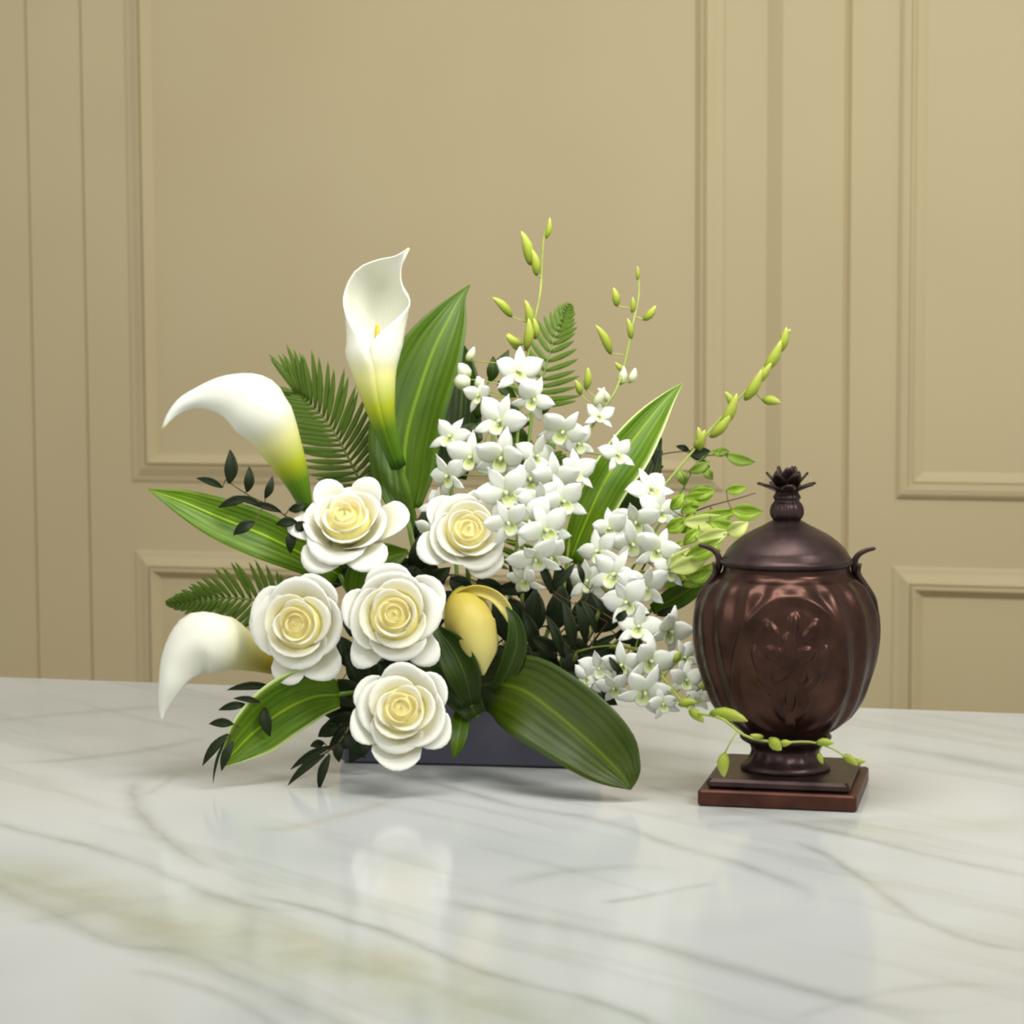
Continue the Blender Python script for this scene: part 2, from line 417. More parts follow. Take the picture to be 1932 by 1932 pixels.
def board(x0, x1, h, sl=0.006, sr=0.005, dl=0.006, dr=0.006):
    """an upright board standing h proud of the wall; its edges slope back by dl and dr over sl and sr"""
    prof = [(x0, -0.001), (x0, h - dl), (x0 + sl, h), (x1 - sr, h), (x1, h - dr), (x1, -0.001)]
    V = [Vector((x, WY - y, z)) for z in (ZF, ZTOP) for x, y in prof]
    F = [(i, (i + 1) % 6, (i + 1) % 6 + 6, i + 6) for i in range(6)] + [(5, 4, 3, 2, 1, 0), (6, 7, 8, 9, 10, 11)]
    return mk('board', (V, F), M_wall, wall, smooth=False)
H1 = 0.012
def xw(u, v=450): return WP(u, v, H1).x
xa, xb = xw(53), xw(157)
board(wx0, xa, H1); board(xa, xb, H1); board(xb, xw(1450), H1, 0.004, 0.001)
xr_ = WP(1598, 450, H1 + .016).x
board(xw(1446), xr_, H1 + 0.016, 0.027, 0.006, 0.016, 0.007)
board(xr_, wx1, H1 + 0.016, 0.006, 0.002, 0.007, 0.002)

def frame(name, x0, x1, z0, z1, surf, prof):
    """mitred moulding; prof = (distance in from the outer edge, height above the surface)"""
    V, F = [], []
    for d, h in prof:
        for x, z in ((x0 + d, z0 + d), (x1 - d, z0 + d), (x1 - d, z1 - d), (x0 + d, z1 - d)):
            V.append(Vector((x, WY - surf - h, z)))
    for i in range(len(prof) - 1):
        for k in range(4):
            a, b2 = i * 4 + k, i * 4 + (k + 1) % 4
            F.append((a, b2, b2 + 4, a + 4))
    o = mk(name, (V, F), M_wall, None, origin=((x0 + x1) / 2, WY - surf, z0), smooth=False)
    return tag(o, kind='structure')
PR = [(0, -0.001), (0, 0.002), (0.003, 0.0035), (0.010, 0.005), (0.022, 0.0105), (0.0255, 0.0115), (0.0275, 0.0075), (0.0295, 0.0075), (0.0315, 0.0135), (0.034, 0.0135), (0.045, 0.0015), (0.0465, 0.0), (0.047, -0.001)]
S2 = H1 + 0.016
zb = WP(330, 909, H1).z
tag(frame('trim_1', xw(243), xw(1366), zb, ZTOP - 0.15, H1, PR), 'moulding round the large central wall panel')
zt = WP(350, 1040, H1).z
tag(frame('trim_2', xw(246), xw(1366), ZF + 0.18, zt, H1, PR), 'moulding round the low central wall panel')
PR2 = [(0, -0.001), (0, 0.004), (0.006, 0.009), (0.014, 0.0105), (0.0165, 0.010), (0.018, 0.0045), (0.022, 0.0045), (0.026, 0.0065), (0.036, 0.0025), (0.041, 0.0), (0.042, -0.001)]
zb2 = WP(1728, 940, S2).z; zt2 = WP(1745, 1070, S2).z
tag(frame('trim_3', xw(1699), xw(1699) + 1.05, zb2, ZTOP - 0.15, S2, PR2), 'moulding round the upper wall panel above the urn, right side')
tag(frame('trim_4', xw(1693), xw(1693) + 1.05, ZF + 0.18, zt2, S2, PR), 'moulding round the lower wall panel beside the urn')
bb = mk('baseboard_back', box((0.5 * (wx0 + wx1), WY - 0.035, ZF + 0.06), wx1 - wx0, 0.014, 0.12), M_wall, origin=(0, WY - 0.035, ZF), smooth=False)
tag(bb, 'beige skirting board at the wall foot', kind='structure')

# ------------------------------------------------------------------ table
table = thing('marble_table', tc0 + Vector((0, 0, ZF)), 'large table with a polished white marble top with grey green veins', 'table')
def tpart(name, x, y, z, sx, sy, sz, mat, bev=0.0):
    c = tc0 + tx * x + ty * y + Vector((0, 0, z))
    V, F, U = box((0, 0, 0), sx, sy, sz, None, bev)
    me = mesh_data(name, V, F, mat, None, False)
    o = bpy.data.objects.new(name, me); COL.objects.link(o); o.parent = table
    o.location = c - table.location; o.rotation_euler = (0, 0, math.atan2(tx.y, tx.x))
    return o
tpart('tabletop', 0, 0, -TH / 2, TW, TD, TH, M_marble, 0.0015)
M_wood = plain('walnut', srgb(70, 48, 34), 0.4, noise_amt=0.2, nscale=12)
for sx_ in (-1, 1):
    for sy_ in (-1, 1):
        tpart('leg', sx_ * (TW / 2 - 0.1), sy_ * (TD / 2 - 0.1), (ZF - TH) / 2, 0.07, 0.07, -ZF - TH, M_wood, 0.004)
tpart('apron', 0, TD / 2 - 0.1, -TH - 0.04, TW - 0.27, 0.025, 0.08, M_wood)
tpart('apron', 0, -TD / 2 + 0.1, -TH - 0.04, TW - 0.27, 0.025, 0.08, M_wood)

# ------------------------------------------------------------------ container and foam
c0, c1 = T(640, 1440), T(1105, 1452)
cdx = (c1 - c0); CL = cdx.length; cdx.normalize(); cdy = Vector((-cdx.y, cdx.x, 0))
CWD, CH = 0.12, 0.062
cmid = (c0 + c1) / 2 + cdy * (CWD / 2); cmid.z = 0.0
def tray():
    V, F = [], []
    def loop(l, w, z):
        k = 0.006; x, y = l / 2, w / 2
        for px, py in ((-x + k, -y), (x - k, -y), (x, -y + k), (x, y - k), (x - k, y), (-x + k, y), (-x, y - k), (-x, -y + k)):
            V.append(cmid + cdx * px + cdy * py + Vector((0, 0, z)))
    for l, w, z in ((CL - .008, CWD - .008, 0), (CL, CWD, .003), (CL + .004, CWD + .004, CH - .002), (CL + .003, CWD + .003, CH), (CL - .005, CWD - .005, CH), (CL - .007, CWD - .007, CH - .002), (CL - .01, CWD - .01, .005)):
        loop(l, w, z)
    for i in range(6):
        for j in range(8):
            a, b2 = i * 8 + j, i * 8 + (j + 1) % 8; F.append((a, b2, b2 + 8, a + 8))
    F.append(tuple(range(7, -1, -1))); F.append(tuple(48 + j for j in range(8)))
    return V, F
tag(mk('flower_container', tray(), M_cont, origin=cmid, smooth=False), 'low rectangular dark grey container under the flower arrangement', 'container')
FMt = Matrix((cdx, cdy, Vector((0, 0, 1)))).transposed()
fo = mk('floral_foam', box(cmid + Vector((0, 0, 0.048)), CL - 0.016, CWD - 0.016, 0.085, FMt, 0.006), M_foam, origin=cmid + Vector((0, 0, .0055)), smooth=False)
tag(fo, 'dark green floral foam block filling the grey container', 'foam')
def foam_pt(k=0.0, h=0.07, w=0.0):      # a point in the foam: k -1..1 along it
    return cmid + cdx * (k * (CL / 2 - 0.025)) + cdy * (w * 0.03) + Vector((0, 0, h))
def foam_k(u): return max(-1, min(1, (u - 875) / 330.0))

# ------------------------------------------------------------------ leaves
def leaf_geo(pts, rows=22, cols=9, cup=0.25, tilt=0.0, th=0.0006, wav=0.0, seed=0, hang=0.0):
    """pts: (u, v, depth, half width left px, half width right px)"""
    S = crom(pts, rows); G = []
    rnd = random.Random(seed); ph = rnd.uniform(0, 6)
    for i, (u, v, d, wl, wr) in enumerate(S):
        a = S[max(i - 1, 0)]; b2 = S[min(i + 1, rows - 1)]
        du, dv = b2[0] - a[0], b2[1] - a[1]; L = math.hypot(du, dv) or 1
        nx, ny = dv / L, -du / L              # left of travel in the picture when walking up
        row = []
        for j in range(cols):
            s = -1 + 2 * j / (cols - 1); w = max(wl, 0.0) if s < 0 else max(wr, 0.0)
            off = -s * w * -1
            k = d / FPX
            ddp = (cup * w * s * s + tilt * w * s + wav * w * abs(s) * math.sin(i * 0.9 + ph + (2 if s > 0 else 0))) * k
            row.append(P(u + nx * off * -1, v + ny * off * -1, d) - CZ * -ddp)
        G.append(row)
    return shell(G, th)
def stem_to_foam(p, r=0.002, k=0.0, sag=0.0, h=0.07, w=0.0):
    q = foam_pt(k, h, w); m = (p + q) / 2 + Vector((0, 0, sag))
    return tube([q, q * .75 + m * .25, m, m * .3 + p * .7, p][::-1] if False else [Vector(x) for x in crom([tuple(q), tuple(m), tuple(p)], 8)], r, 7)
def broad_leaf(pts, mat, label, name='broad_leaf', cat='leaf', group=None, stem=True, k=None, **kw):
    base = P(*pts[0][:3])
    t = thing(name, base, label, cat, group)
    mk('blade', leaf_geo(pts, **kw), mat, t)
    if stem: mk('stem', stem_to_foam(base, 0.0022, foam_k(pts[0][0]) if k is None else k), M_stem, t)
    return t

broad_leaf([(765, 960, 2.37, 30, 30), (762, 900, 2.38, 58, 56), (768, 820, 2.39, 72, 66), (790, 740, 2.40, 76, 62), (818, 660, 2.41, 58, 58), (848, 600, 2.42, 34, 36), (868, 562, 2.43, 12, 12), (886, 538, 2.44, 1, 1)],
           M_leaf, 'tall broad green leaf standing upright beside the tallest white calla lily', cup=0.35, rows=30, cols=13)
broad_leaf([(850, 900, 2.42, 30, 30), (865, 820, 2.43, 45, 40), (872, 740, 2.44, 48, 36), (872, 680, 2.45, 34, 20), (866, 640, 2.46, 2, 2)],
           M_leaf_d, 'dark green leaf behind the right edge of the tall upright leaf', cup=0.3)
broad_leaf([(1075, 1060, 2.33, 20, 22), (1105, 985, 2.33, 34, 40), (1140, 910, 2.34, 34, 46), (1180, 850, 2.35, 34, 48), (1222, 795, 2.36, 26, 34), (1258, 752, 2.37, 12, 16), (1287, 724, 2.38, 1, 1)],
           M_leaf_b, 'pointed green leaf with a pale edge rising between the two orchid masses', cup=0.5, tilt=0.25, rows=26)
broad_leaf([(1150, 985, 2.37, 20, 18), (1185, 930, 2.37, 40, 42), (1215, 880, 2.38, 40, 36), (1240, 840, 2.39, 12, 10), (1248, 826, 2.39, 1, 1)],
           M_leaf_d, 'short dark leaf behind the pale-edged pointed leaf', cup=0.2)
broad_leaf([(640, 1085, 2.30, 22, 24), (580, 1050, 2.29, 34, 36), (500, 1010, 2.28, 44, 42), (420, 978, 2.27, 40, 38), (350, 948, 2.26, 26, 24), (305, 932, 2.25, 10, 9), (281, 923, 2.25, 1, 1)],
           M_leaf_c, 'long green leaf pointing left below the drooping calla lily', cup=0.35, tilt=-0.3, rows=28)
broad_leaf([(640, 1310, 2.24, 26, 30), (590, 1315, 2.23, 44, 58), (535, 1340, 2.22, 52, 58), (480, 1380, 2.21, 50, 44), (440, 1420, 2.20, 26, 22), (420, 1447, 2.195, 1, 1)],
           M_leaf_b, 'green leaf with a pale lower edge bending down over the marble at lower left', cup=0.4, tilt=0.35, rows=26)
# the big leaf that folds over the front of the container
broad_leaf([(885, 1300, 2.26, 40, 30), (935, 1290, 2.22, 52, 66), (990, 1304, 2.19, 70, 80), (1048, 1346, 2.165, 78, 78), (1105, 1395, 2.145, 78, 64), (1148, 1436, 2.135, 68, 48), (1174, 1464, 2.128, 44, 28), (1184, 1478, 2.126, 24, 16), (1190, 1490, 2.125, 1, 1)],
           M_leaf_o, 'very wide dark green leaf lying over the front of the grey container', cup=0.3, tilt=0.2, rows=30, cols=13, wav=0.04)
broad_leaf([(960, 1260, 2.27, 20, 20), (985, 1285, 2.235, 55, 60), (1010, 1310, 2.215, 60, 56), (1040, 1345, 2.20, 36, 30), (1060, 1375, 2.19, 4, 4)],
           M_leaf_d, 'dark leaf lying over the top of the very wide leaf', cup=0.3)
broad_leaf([(872, 1330, 2.24, 12, 12), (868, 1370, 2.22, 17, 17), (862, 1405, 2.21, 13, 13), (856, 1432, 2.21, 1, 1)],
           M_leaf, 'small narrow green leaf hanging beside the lowest rose', cup=0.3, rows=14)
broad_leaf([(890, 1330, 2.22, 16, 16), (878, 1275, 2.20, 34, 30), (855, 1225, 2.20, 34, 28), (832, 1195, 2.20, 16, 14), (820, 1175, 2.21, 1, 1)],
           M_leaf_d, 'dark curved leaf between the middle rose and the golden calla lily', cup=0.6, rows=18)
broad_leaf([(900, 1350, 2.225, 20, 20), (860, 1290, 2.225, 40, 36), (820, 1250, 2.23, 30, 30), (792, 1232, 2.23, 2, 2)],
           M_leaf_d, 'dark leaf tucked behind the lowest rose at its upper right', cup=0.4, rows=16)
broad_leaf([(935, 1310, 2.22, 14, 14), (960, 1262, 2.205, 20, 20), (975, 1215, 2.20, 20, 20), (970, 1170, 2.20, 12, 12), (955, 1145, 2.205, 1, 1)],
           M_leaf_d, 'dark leaf along the right side of the golden calla lily', cup=0.5, rows=16)
broad_leaf([(700, 1140, 2.30, 20, 20), (690, 1100, 2.29, 40, 40), (720, 1060, 2.29, 40, 40), (770, 1040, 2.30, 4, 4)],
           M_leaf, 'green leaf in the gap under the uppermost left rose', cup=0.3)
broad_leaf([(1230, 1150, 2.30, 10, 10), (1270, 1130, 2.28, 22, 22), (1310, 1105, 2.27, 18, 18), (1345, 1075, 2.26, 1, 1)],
           M_leaf, 'dark green leaf at the left shoulder of the urn', cup=0.3)

# ------------------------------------------------------------------ palm fronds
def frond(rach, n, lens, angs, label, k=0.0, w=4.2, mat=None, seed=1, both=True, dd=0.0, skipL=0.0, skipR=0.0):
    rnd = random.Random(seed)
    S = crom(rach, 40); base = P(*S[0][:3])
    t = thing('palm_frond', base, label, 'fern')
    mk('stem', merge(tube([P(*s[:3]) for s in S], [lerp(.0016, .0004, i / 39) for i in range(40)], 6), stem_to_foam(base, .0018, k)), M_stem, t)
    for i in range(n):
        f = (i + 0.5) / n; x = f * 39; a = int(x); p = tuple(lerp(S[a][q], S[min(a + 1, 39)][q], x - a) for q in range(3))
        q0, q1 = S[max(a - 1, 0)], S[min(a + 1, 39)]; th0 = math.atan2(q1[1] - q0[1], q1[0] - q0[0])
        L = lens(f)
        for sg in (-1, 1):
            if (sg < 0 and f < skipL) or (sg > 0 and f < skipR): continue
            th = th0 + sg * R(angs(f) + rnd.uniform(-3, 3)); l = L * rnd.uniform(.9, 1.05)
            pts = []
            for s, ww in ((0, .35), (.25, .9), (.55, 1), (.85, .55), (1, .05)):
                bend = sg * -0.12 * s * s * l
                pts.append((p[0] + math.cos(th) * l * s - math.sin(th) * bend, p[1] + math.sin(th) * l * s + math.cos(th) * bend, p[2] - 0.004 * sg * s + dd * s, w * ww, w * ww))
            mk('leaflet', leaf_geo(pts, rows=6, cols=3, cup=0.5, th=0.0004), mat or M_frond, t)
    return t
frond([(690, 930, 2.42), (655, 860, 2.42), (620, 800, 2.43), (575, 752, 2.44), (556, 738, 2.44)], 26, lambda f: 108 * math.sin(math.pi * (0.2 + 0.6 * f)) ** .7, lambda f: lerp(78, 26, f), 'feathery palm frond between the drooping calla and the upright calla', -.5, seed=3, w=5.4)
frond([(1005, 770, 2.42), (1022, 720, 2.42), (1042, 650, 2.43), (1060, 605, 2.44), (1074, 576, 2.44)], 17, lambda f: 84 * (1 - f) ** .85 + 5, lambda f: lerp(74, 30, f), 'small palm frond at the top, beside the tallest orchid buds', .3, seed=4, w=5.2)
frond([(560, 1150, 2.33), (500, 1135, 2.33), (430, 1128, 2.33), (370, 1132, 2.33), (316, 1138, 2.33)], 22, lambda f: 104 * (1 - f) ** .85 * min(1, .5 + 2 * f) + 5, lambda f: lerp(74, 26, f), 'palm frond pointing left above the lowest calla lily', -.8, seed=5, w=5.0)
frond([(900, 1050, 2.40), (960, 1000, 2.40), (1010, 900, 2.41), (1040, 860, 2.41)], 14, lambda f: 80 * math.sin(math.pi * (0.25 + 0.68 * f)) ** .8, lambda f: lerp(75, 28, f), 'palm frond behind the middle of the orchid blossoms', .2, seed=6, w=6)

# ------------------------------------------------------------------ ruscus sprigs: small dark leaves on a thin stem
def sprig(stem, leaves, label, mat=M_leaf_dd, wk=1.0, smat=M_stem_brown, k=0.0, name='leaf_sprig', cat='foliage', r=.0009, foam=True, cup=0.35):
    S = crom(stem, 16); base = P(*S[0])
    t = thing(name, base, label, cat)
    g = tube([P(*s) for s in S], [lerp(r * 1.3, r * .6, i / 15) for i in range(16)], 6)
    if foam: g = merge(g, stem_to_foam(base, r * 1.4, k))
    # a short stalk from the main stem to every leaf
    gs = [g]
    for (u0, v0, u1, v1, w, d) in leaves:
        near = min(S, key=lambda s: (s[0] - u0) ** 2 + (s[1] - v0) ** 2)
        if math.hypot(near[0] - u0, near[1] - v0) > 3: gs.append(tube([P(*near), P(u0, v0, d)], r * .55, 5))
    mk('stem', merge(*gs), smat, t)
    for (u0, v0, u1, v1, w, d) in leaves:
        w0 = (u0, v0); L = math.hypot(u1 - u0, v1 - v0); nx, ny = (v1 - v0) / L, -(u1 - u0) / L; b = 0.06 * L * (1 if (u0 + v1) % 2 > 1 else -1)
        pts = [(u0 + (u1 - u0) * s + nx * b * math.sin(s * 3.14), v0 + (v1 - v0) * s + ny * b * math.sin(s * 3.14), d - .006 * math.sin(s * 3.1), w * q * wk, w * q * wk) for s, q in ((0, .2), (.2, .75), (.45, 1), (.75, .65), (1, .04))]
        mk('leaf', leaf_geo(pts, rows=9, cols=5, cup=cup, th=.0004), M_lime_hi if (mat is M_lime and w0 in HILIT) else mat, t)
    return t
sprig([(590, 1010, 2.3), (560, 990, 2.28), (520, 960, 2.27), (470, 935, 2.26), (425, 905, 2.26)],
      [(432, 912, 434, 848, 13, 2.26), (420, 920, 370, 902, 7, 2.26), (466, 928, 470, 880, 10, 2.26), (500, 940, 514, 898, 8, 2.26), (470, 940, 412, 958, 9, 2.26), (490, 952, 440, 938, 7, 2.25),
       (530, 966, 470, 950, 7, 2.26), (545, 962, 578, 950, 9, 2.26), (560, 985, 520, 990, 10, 2.25), (560, 985, 578, 1000, 11, 2.25), (555, 1000, 548, 1045, 10, 2.25), (480, 985, 440, 1010, 11, 2.24)],
      'dark leafy sprig in front of the long left leaf', k=-.7)
sprig([(620, 1300, 2.26), (560, 1305, 2.24), (500, 1330, 2.22), (450, 1375, 2.2), (420, 1400, 2.19)],
      [(512, 1296, 428, 1302, 8, 2.22), (490, 1325, 440, 1318, 6, 2.2), (465, 1330, 412, 1340, 8, 2.2), (440, 1366, 394, 1366, 9, 2.19), (430, 1385, 382, 1445, 9, 2.19), (440, 1400, 418, 1455, 9, 2.19), (560, 1300, 600, 1345, 14, 2.24), (500, 1335, 510, 1390, 12, 2.21), (426, 1395, 402, 1478, 3, 2.19)],
      'dark narrow-leaved sprig at the lower left, reaching over the marble', k=-.9)
sprig([(660, 1370, 2.26), (640, 1400, 2.24), (612, 1422, 2.22), (600, 1430, 2.21)],
      [(625, 1408, 548, 1452, 8, 2.21), (612, 1424, 543, 1482, 8, 2.2), (622, 1424, 602, 1492, 9, 2.2), (640, 1400, 640, 1438, 10, 2.21), (612, 1402, 585, 1408, 8, 2.22), (650, 1385, 690, 1430, 10, 2.22)],
      'small dark sprig touching down left of the container', k=-.95)
sprig([(680, 1350, 2.3), (650, 1310, 2.28), (620, 1290, 2.27)],
      [(690, 1330, 610, 1290, 26, 2.27), (680, 1350, 590, 1330, 26, 2.275), (690, 1370, 610, 1370, 24, 2.27), (690, 1300, 650, 1230, 22, 2.28), (700, 1300, 690, 1230, 24, 2.285), (680, 1380, 620, 1415, 20, 2.265), (660, 1260, 640, 1200, 22, 2.29), (700, 1260, 680, 1190, 22, 2.29), (700, 1390, 660, 1438, 18, 2.26), (640, 1370, 600, 1390, 14, 2.26)],
      'cluster of dark leaves over the left end of the container', k=-.7)
sprig([(800, 1120, 2.33), (820, 1095, 2.32), (860, 1085, 2.31), (930, 1110, 2.31), (990, 1140, 2.3)],
      [(800, 1110, 730, 1080, 18, 2.32), (800, 1100, 850, 1070, 16, 2.31), (850, 1090, 900, 1120, 18, 2.31), (900, 1095, 960, 1120, 18, 2.31), (940, 1110, 1010, 1100, 14, 2.3), (700, 1090, 640, 1080, 18, 2.31), (830, 1120, 870, 1140, 18, 2.31), (960, 1130, 1000, 1180, 18, 2.3), (985, 1150, 990, 1210, 16, 2.3), (620, 1100, 560, 1075, 14, 2.31), (780, 1080, 790, 1010, 18, 2.33), (790, 1030, 800, 960, 18, 2.34)],
      'dark leaves showing under the rose beside the orchids', k=0)
sprig([(990, 1260, 2.31), (1040, 1210, 2.28), (1090, 1160, 2.26), (1120, 1100, 2.25)],
      [(1040, 1120, 1010, 1050, 9, 2.25), (1035, 1110, 1085, 1062, 9, 2.25), (1060, 1240, 1030, 1160, 10, 2.25), (1080, 1225, 1060, 1130, 12, 2.25), (1105, 1215, 1085, 1135, 10, 2.25), (1125, 1195, 1095, 1130, 8, 2.24), (1150, 1175, 1115, 1120, 8, 2.24), (1050, 1240, 1000, 1200, 16, 2.27), (1090, 1235, 1150, 1220, 9, 2.25), (1010, 1230, 985, 1150, 14, 2.28), (1100, 1100, 1088, 1060, 6, 2.24), (1120, 1215, 1165, 1195, 7, 2.24), (1160, 1170, 1185, 1150, 8, 2.22)],
      'dark pointed leaves among the blossoms right of the golden calla', k=.5)
sprig([(1100, 1290, 2.3), (1160, 1270, 2.24), (1175, 1290, 2.22)],
      [(1150, 1240, 1180, 1275, 7, 2.2), (1165, 1262, 1178, 1285, 6, 2.2), (1130, 1300, 1165, 1330, 12, 2.23), (1120, 1310, 1150, 1345, 12, 2.23), (1190, 1220, 1215, 1200, 8, 2.24), (1200, 1225, 1210, 1245, 8, 2.24), (1240, 1160, 1270, 1145, 8, 2.26)],
      'few small dark leaves in the lower right blossoms', k=.9)
sprig([(1180, 960, 2.4), (1210, 900, 2.4), (1240, 860, 2.4), (1330, 848, 2.38)],
      [(1200, 900, 1235, 835, 16, 2.39), (1210, 880, 1250, 850, 14, 2.39), (1230, 880, 1252, 880, 8, 2.39), (1300, 855, 1340, 850, 14, 2.37), (1300, 850, 1275, 842, 6, 2.37), (1322, 868, 1340, 885, 8, 2.37)],
      'dark rounded leaves behind the right end of the pale-edged leaf', k=.8)
sprig([(930, 800, 2.42), (920, 740, 2.42), (925, 690, 2.43)],
      [(925, 720, 930, 672, 12, 2.42), (930, 700, 960, 660, 10, 2.42), (920, 740, 900, 790, 20, 2.42), (930, 770, 1000, 800, 26, 2.42), (940, 800, 1010, 850, 26, 2.42), (980, 760, 1020, 720, 16, 2.42), (900, 800, 880, 850, 24, 2.41), (940, 880, 1020, 850, 26, 2.41), (1010, 860, 1060, 880, 20, 2.41), (940, 720, 975, 750, 12, 2.41), (1010, 780, 1040, 750, 12, 2.42), (900, 860, 850, 880, 16, 2.41)],
      'leafy green sprig behind the uppermost orchid blossoms', mat=M_leaf_d, smat=M_stem, k=.1)

sprig([(900, 1250, 2.34), (960, 1200, 2.33), (1040, 1180, 2.33), (1130, 1180, 2.33), (1180, 1210, 2.32)],
      [(960, 1210, 930, 1130, 24, 2.33), (990, 1200, 1010, 1110, 26, 2.33), (1040, 1190, 1060, 1100, 24, 2.33), (1080, 1190, 1120, 1110, 24, 2.33), (1120, 1190, 1180, 1120, 24, 2.33), (1000, 1210, 1060, 1270, 26, 2.33), (1060, 1200, 1130, 1260, 26, 2.33), (1120, 1210, 1190, 1260, 22, 2.32), (950, 1220, 900, 1290, 24, 2.33), (1000, 1230, 990, 1300, 24, 2.33), (1160, 1200, 1240, 1180, 20, 2.32), (1080, 1230, 1090, 1300, 22, 2.32), (1150, 1160, 1210, 1080, 20, 2.33), (1060, 1150, 1050, 1060, 20, 2.34), (1000, 1140, 960, 1060, 22, 2.34)],
      'dark foliage seen in the gaps under the two orchid masses', k=.3)
sprig([(720, 1260, 2.33), (700, 1180, 2.33), (700, 1100, 2.33), (750, 1050, 2.33)],
      [(700, 1200, 640, 1160, 26, 2.33), (700, 1200, 720, 1120, 26, 2.33), (700, 1120, 640, 1060, 26, 2.33), (720, 1080, 790, 1060, 26, 2.33), (720, 1250, 660, 1290, 28, 2.32), (720, 1250, 790, 1290, 28, 2.32), (720, 1230, 830, 1230, 28, 2.32), (740, 1180, 840, 1170, 26, 2.33), (780, 1060, 840, 1100, 26, 2.33), (700, 1090, 760, 1120, 26, 2.33), (700, 1240, 640, 1240, 26, 2.32), (800, 1060, 800, 980, 18, 2.34), (840, 1120, 900, 1160, 22, 2.32), (650, 1100, 590, 1095, 16, 2.32)],
      'dark foliage seen in the gaps between the five roses', k=-.3)
# lime green foliage left of the urn
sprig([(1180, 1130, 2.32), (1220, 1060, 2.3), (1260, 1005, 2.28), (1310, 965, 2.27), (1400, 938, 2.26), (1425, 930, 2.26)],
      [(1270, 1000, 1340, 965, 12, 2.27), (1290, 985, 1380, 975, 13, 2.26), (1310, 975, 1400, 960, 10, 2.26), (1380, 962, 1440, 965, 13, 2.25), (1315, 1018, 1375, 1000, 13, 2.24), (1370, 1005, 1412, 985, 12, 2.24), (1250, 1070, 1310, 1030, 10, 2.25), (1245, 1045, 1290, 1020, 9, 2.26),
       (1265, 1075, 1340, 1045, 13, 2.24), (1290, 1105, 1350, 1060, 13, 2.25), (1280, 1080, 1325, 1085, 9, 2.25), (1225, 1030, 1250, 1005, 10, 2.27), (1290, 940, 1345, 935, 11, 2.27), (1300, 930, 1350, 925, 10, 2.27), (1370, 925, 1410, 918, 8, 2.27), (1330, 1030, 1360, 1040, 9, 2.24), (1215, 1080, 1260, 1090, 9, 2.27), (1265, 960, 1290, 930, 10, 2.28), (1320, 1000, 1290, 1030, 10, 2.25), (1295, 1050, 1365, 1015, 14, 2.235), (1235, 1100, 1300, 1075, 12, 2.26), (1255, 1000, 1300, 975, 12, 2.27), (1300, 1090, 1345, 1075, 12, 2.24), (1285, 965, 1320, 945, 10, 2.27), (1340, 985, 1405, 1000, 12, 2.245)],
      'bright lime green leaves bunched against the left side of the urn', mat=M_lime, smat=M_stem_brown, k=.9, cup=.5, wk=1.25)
sprig([(1250, 980, 2.33), (1290, 920, 2.33), (1310, 880, 2.33), (1330, 860, 2.33)],
      [(1370, 858, 1425, 872, 12, 2.32), (1375, 852, 1345, 856, 8, 2.32), (1330, 880, 1345, 905, 10, 2.32), (1300, 890, 1340, 870, 10, 2.32), (1290, 915, 1280, 885, 10, 2.32), (1345, 850, 1370, 858, 7, 2.32), (1300, 930, 1345, 918, 12, 2.31)],
      'pale green leaves on a thin stem above the lime foliage', mat=leaf_mat('pale_leaf', srgb(110, 138, 40), srgb(160, 178, 80), rough=.4, stripes=3, trans=.2), smat=M_stem, k=.9)

# ------------------------------------------------------------------ roses
def petal_surface(phi, al, r0, r1, z1, curl, rnd_, rows=12, cols=11, z0=0.0, bulge=0.15, seed=0, spiral=0.07):
    rn = random.Random(seed); p1, p2, p3 = rn.uniform(0, 6), rn.uniform(0, 6), rn.uniform(-.5, .5); G = []
    for i in range(rows):
        t = i / (rows - 1); row = []
        for j in range(cols):
            a = -1 + 2 * j / (cols - 1)
            te = t * (1 - rnd_ * (1 - math.sqrt(1 - 0.97 * a * a))) * (1 + 0.02 * math.sin(3 * a + p1))
            wdt = 0.35 + 0.65 * math.sin(min(1.0, t * 1.5) * math.pi / 2) - 0.16 * t ** 3
            ph = phi + a * al * wdt
            rho = r0 + (r1 - r0) * te ** 0.75 + bulge * r1 * math.sin(math.pi * min(te, 1)) * 0.7
            z = z0 + (z1 - z0) * (te ** 1.15)
            lip = max(0.0, te - 0.62) / 0.38
            c = curl * (1 + .6 * p3 * a)
            rho += c * lip ** 2; z -= c * 0.7 * lip ** 2.4
            rho *= 1 + (0.02 * math.sin(4 * a + p2) + spiral * a) * te
            row.append(Vector((rho * math.cos(ph), rho * math.sin(ph), z)))
        G.append(row)
    return G
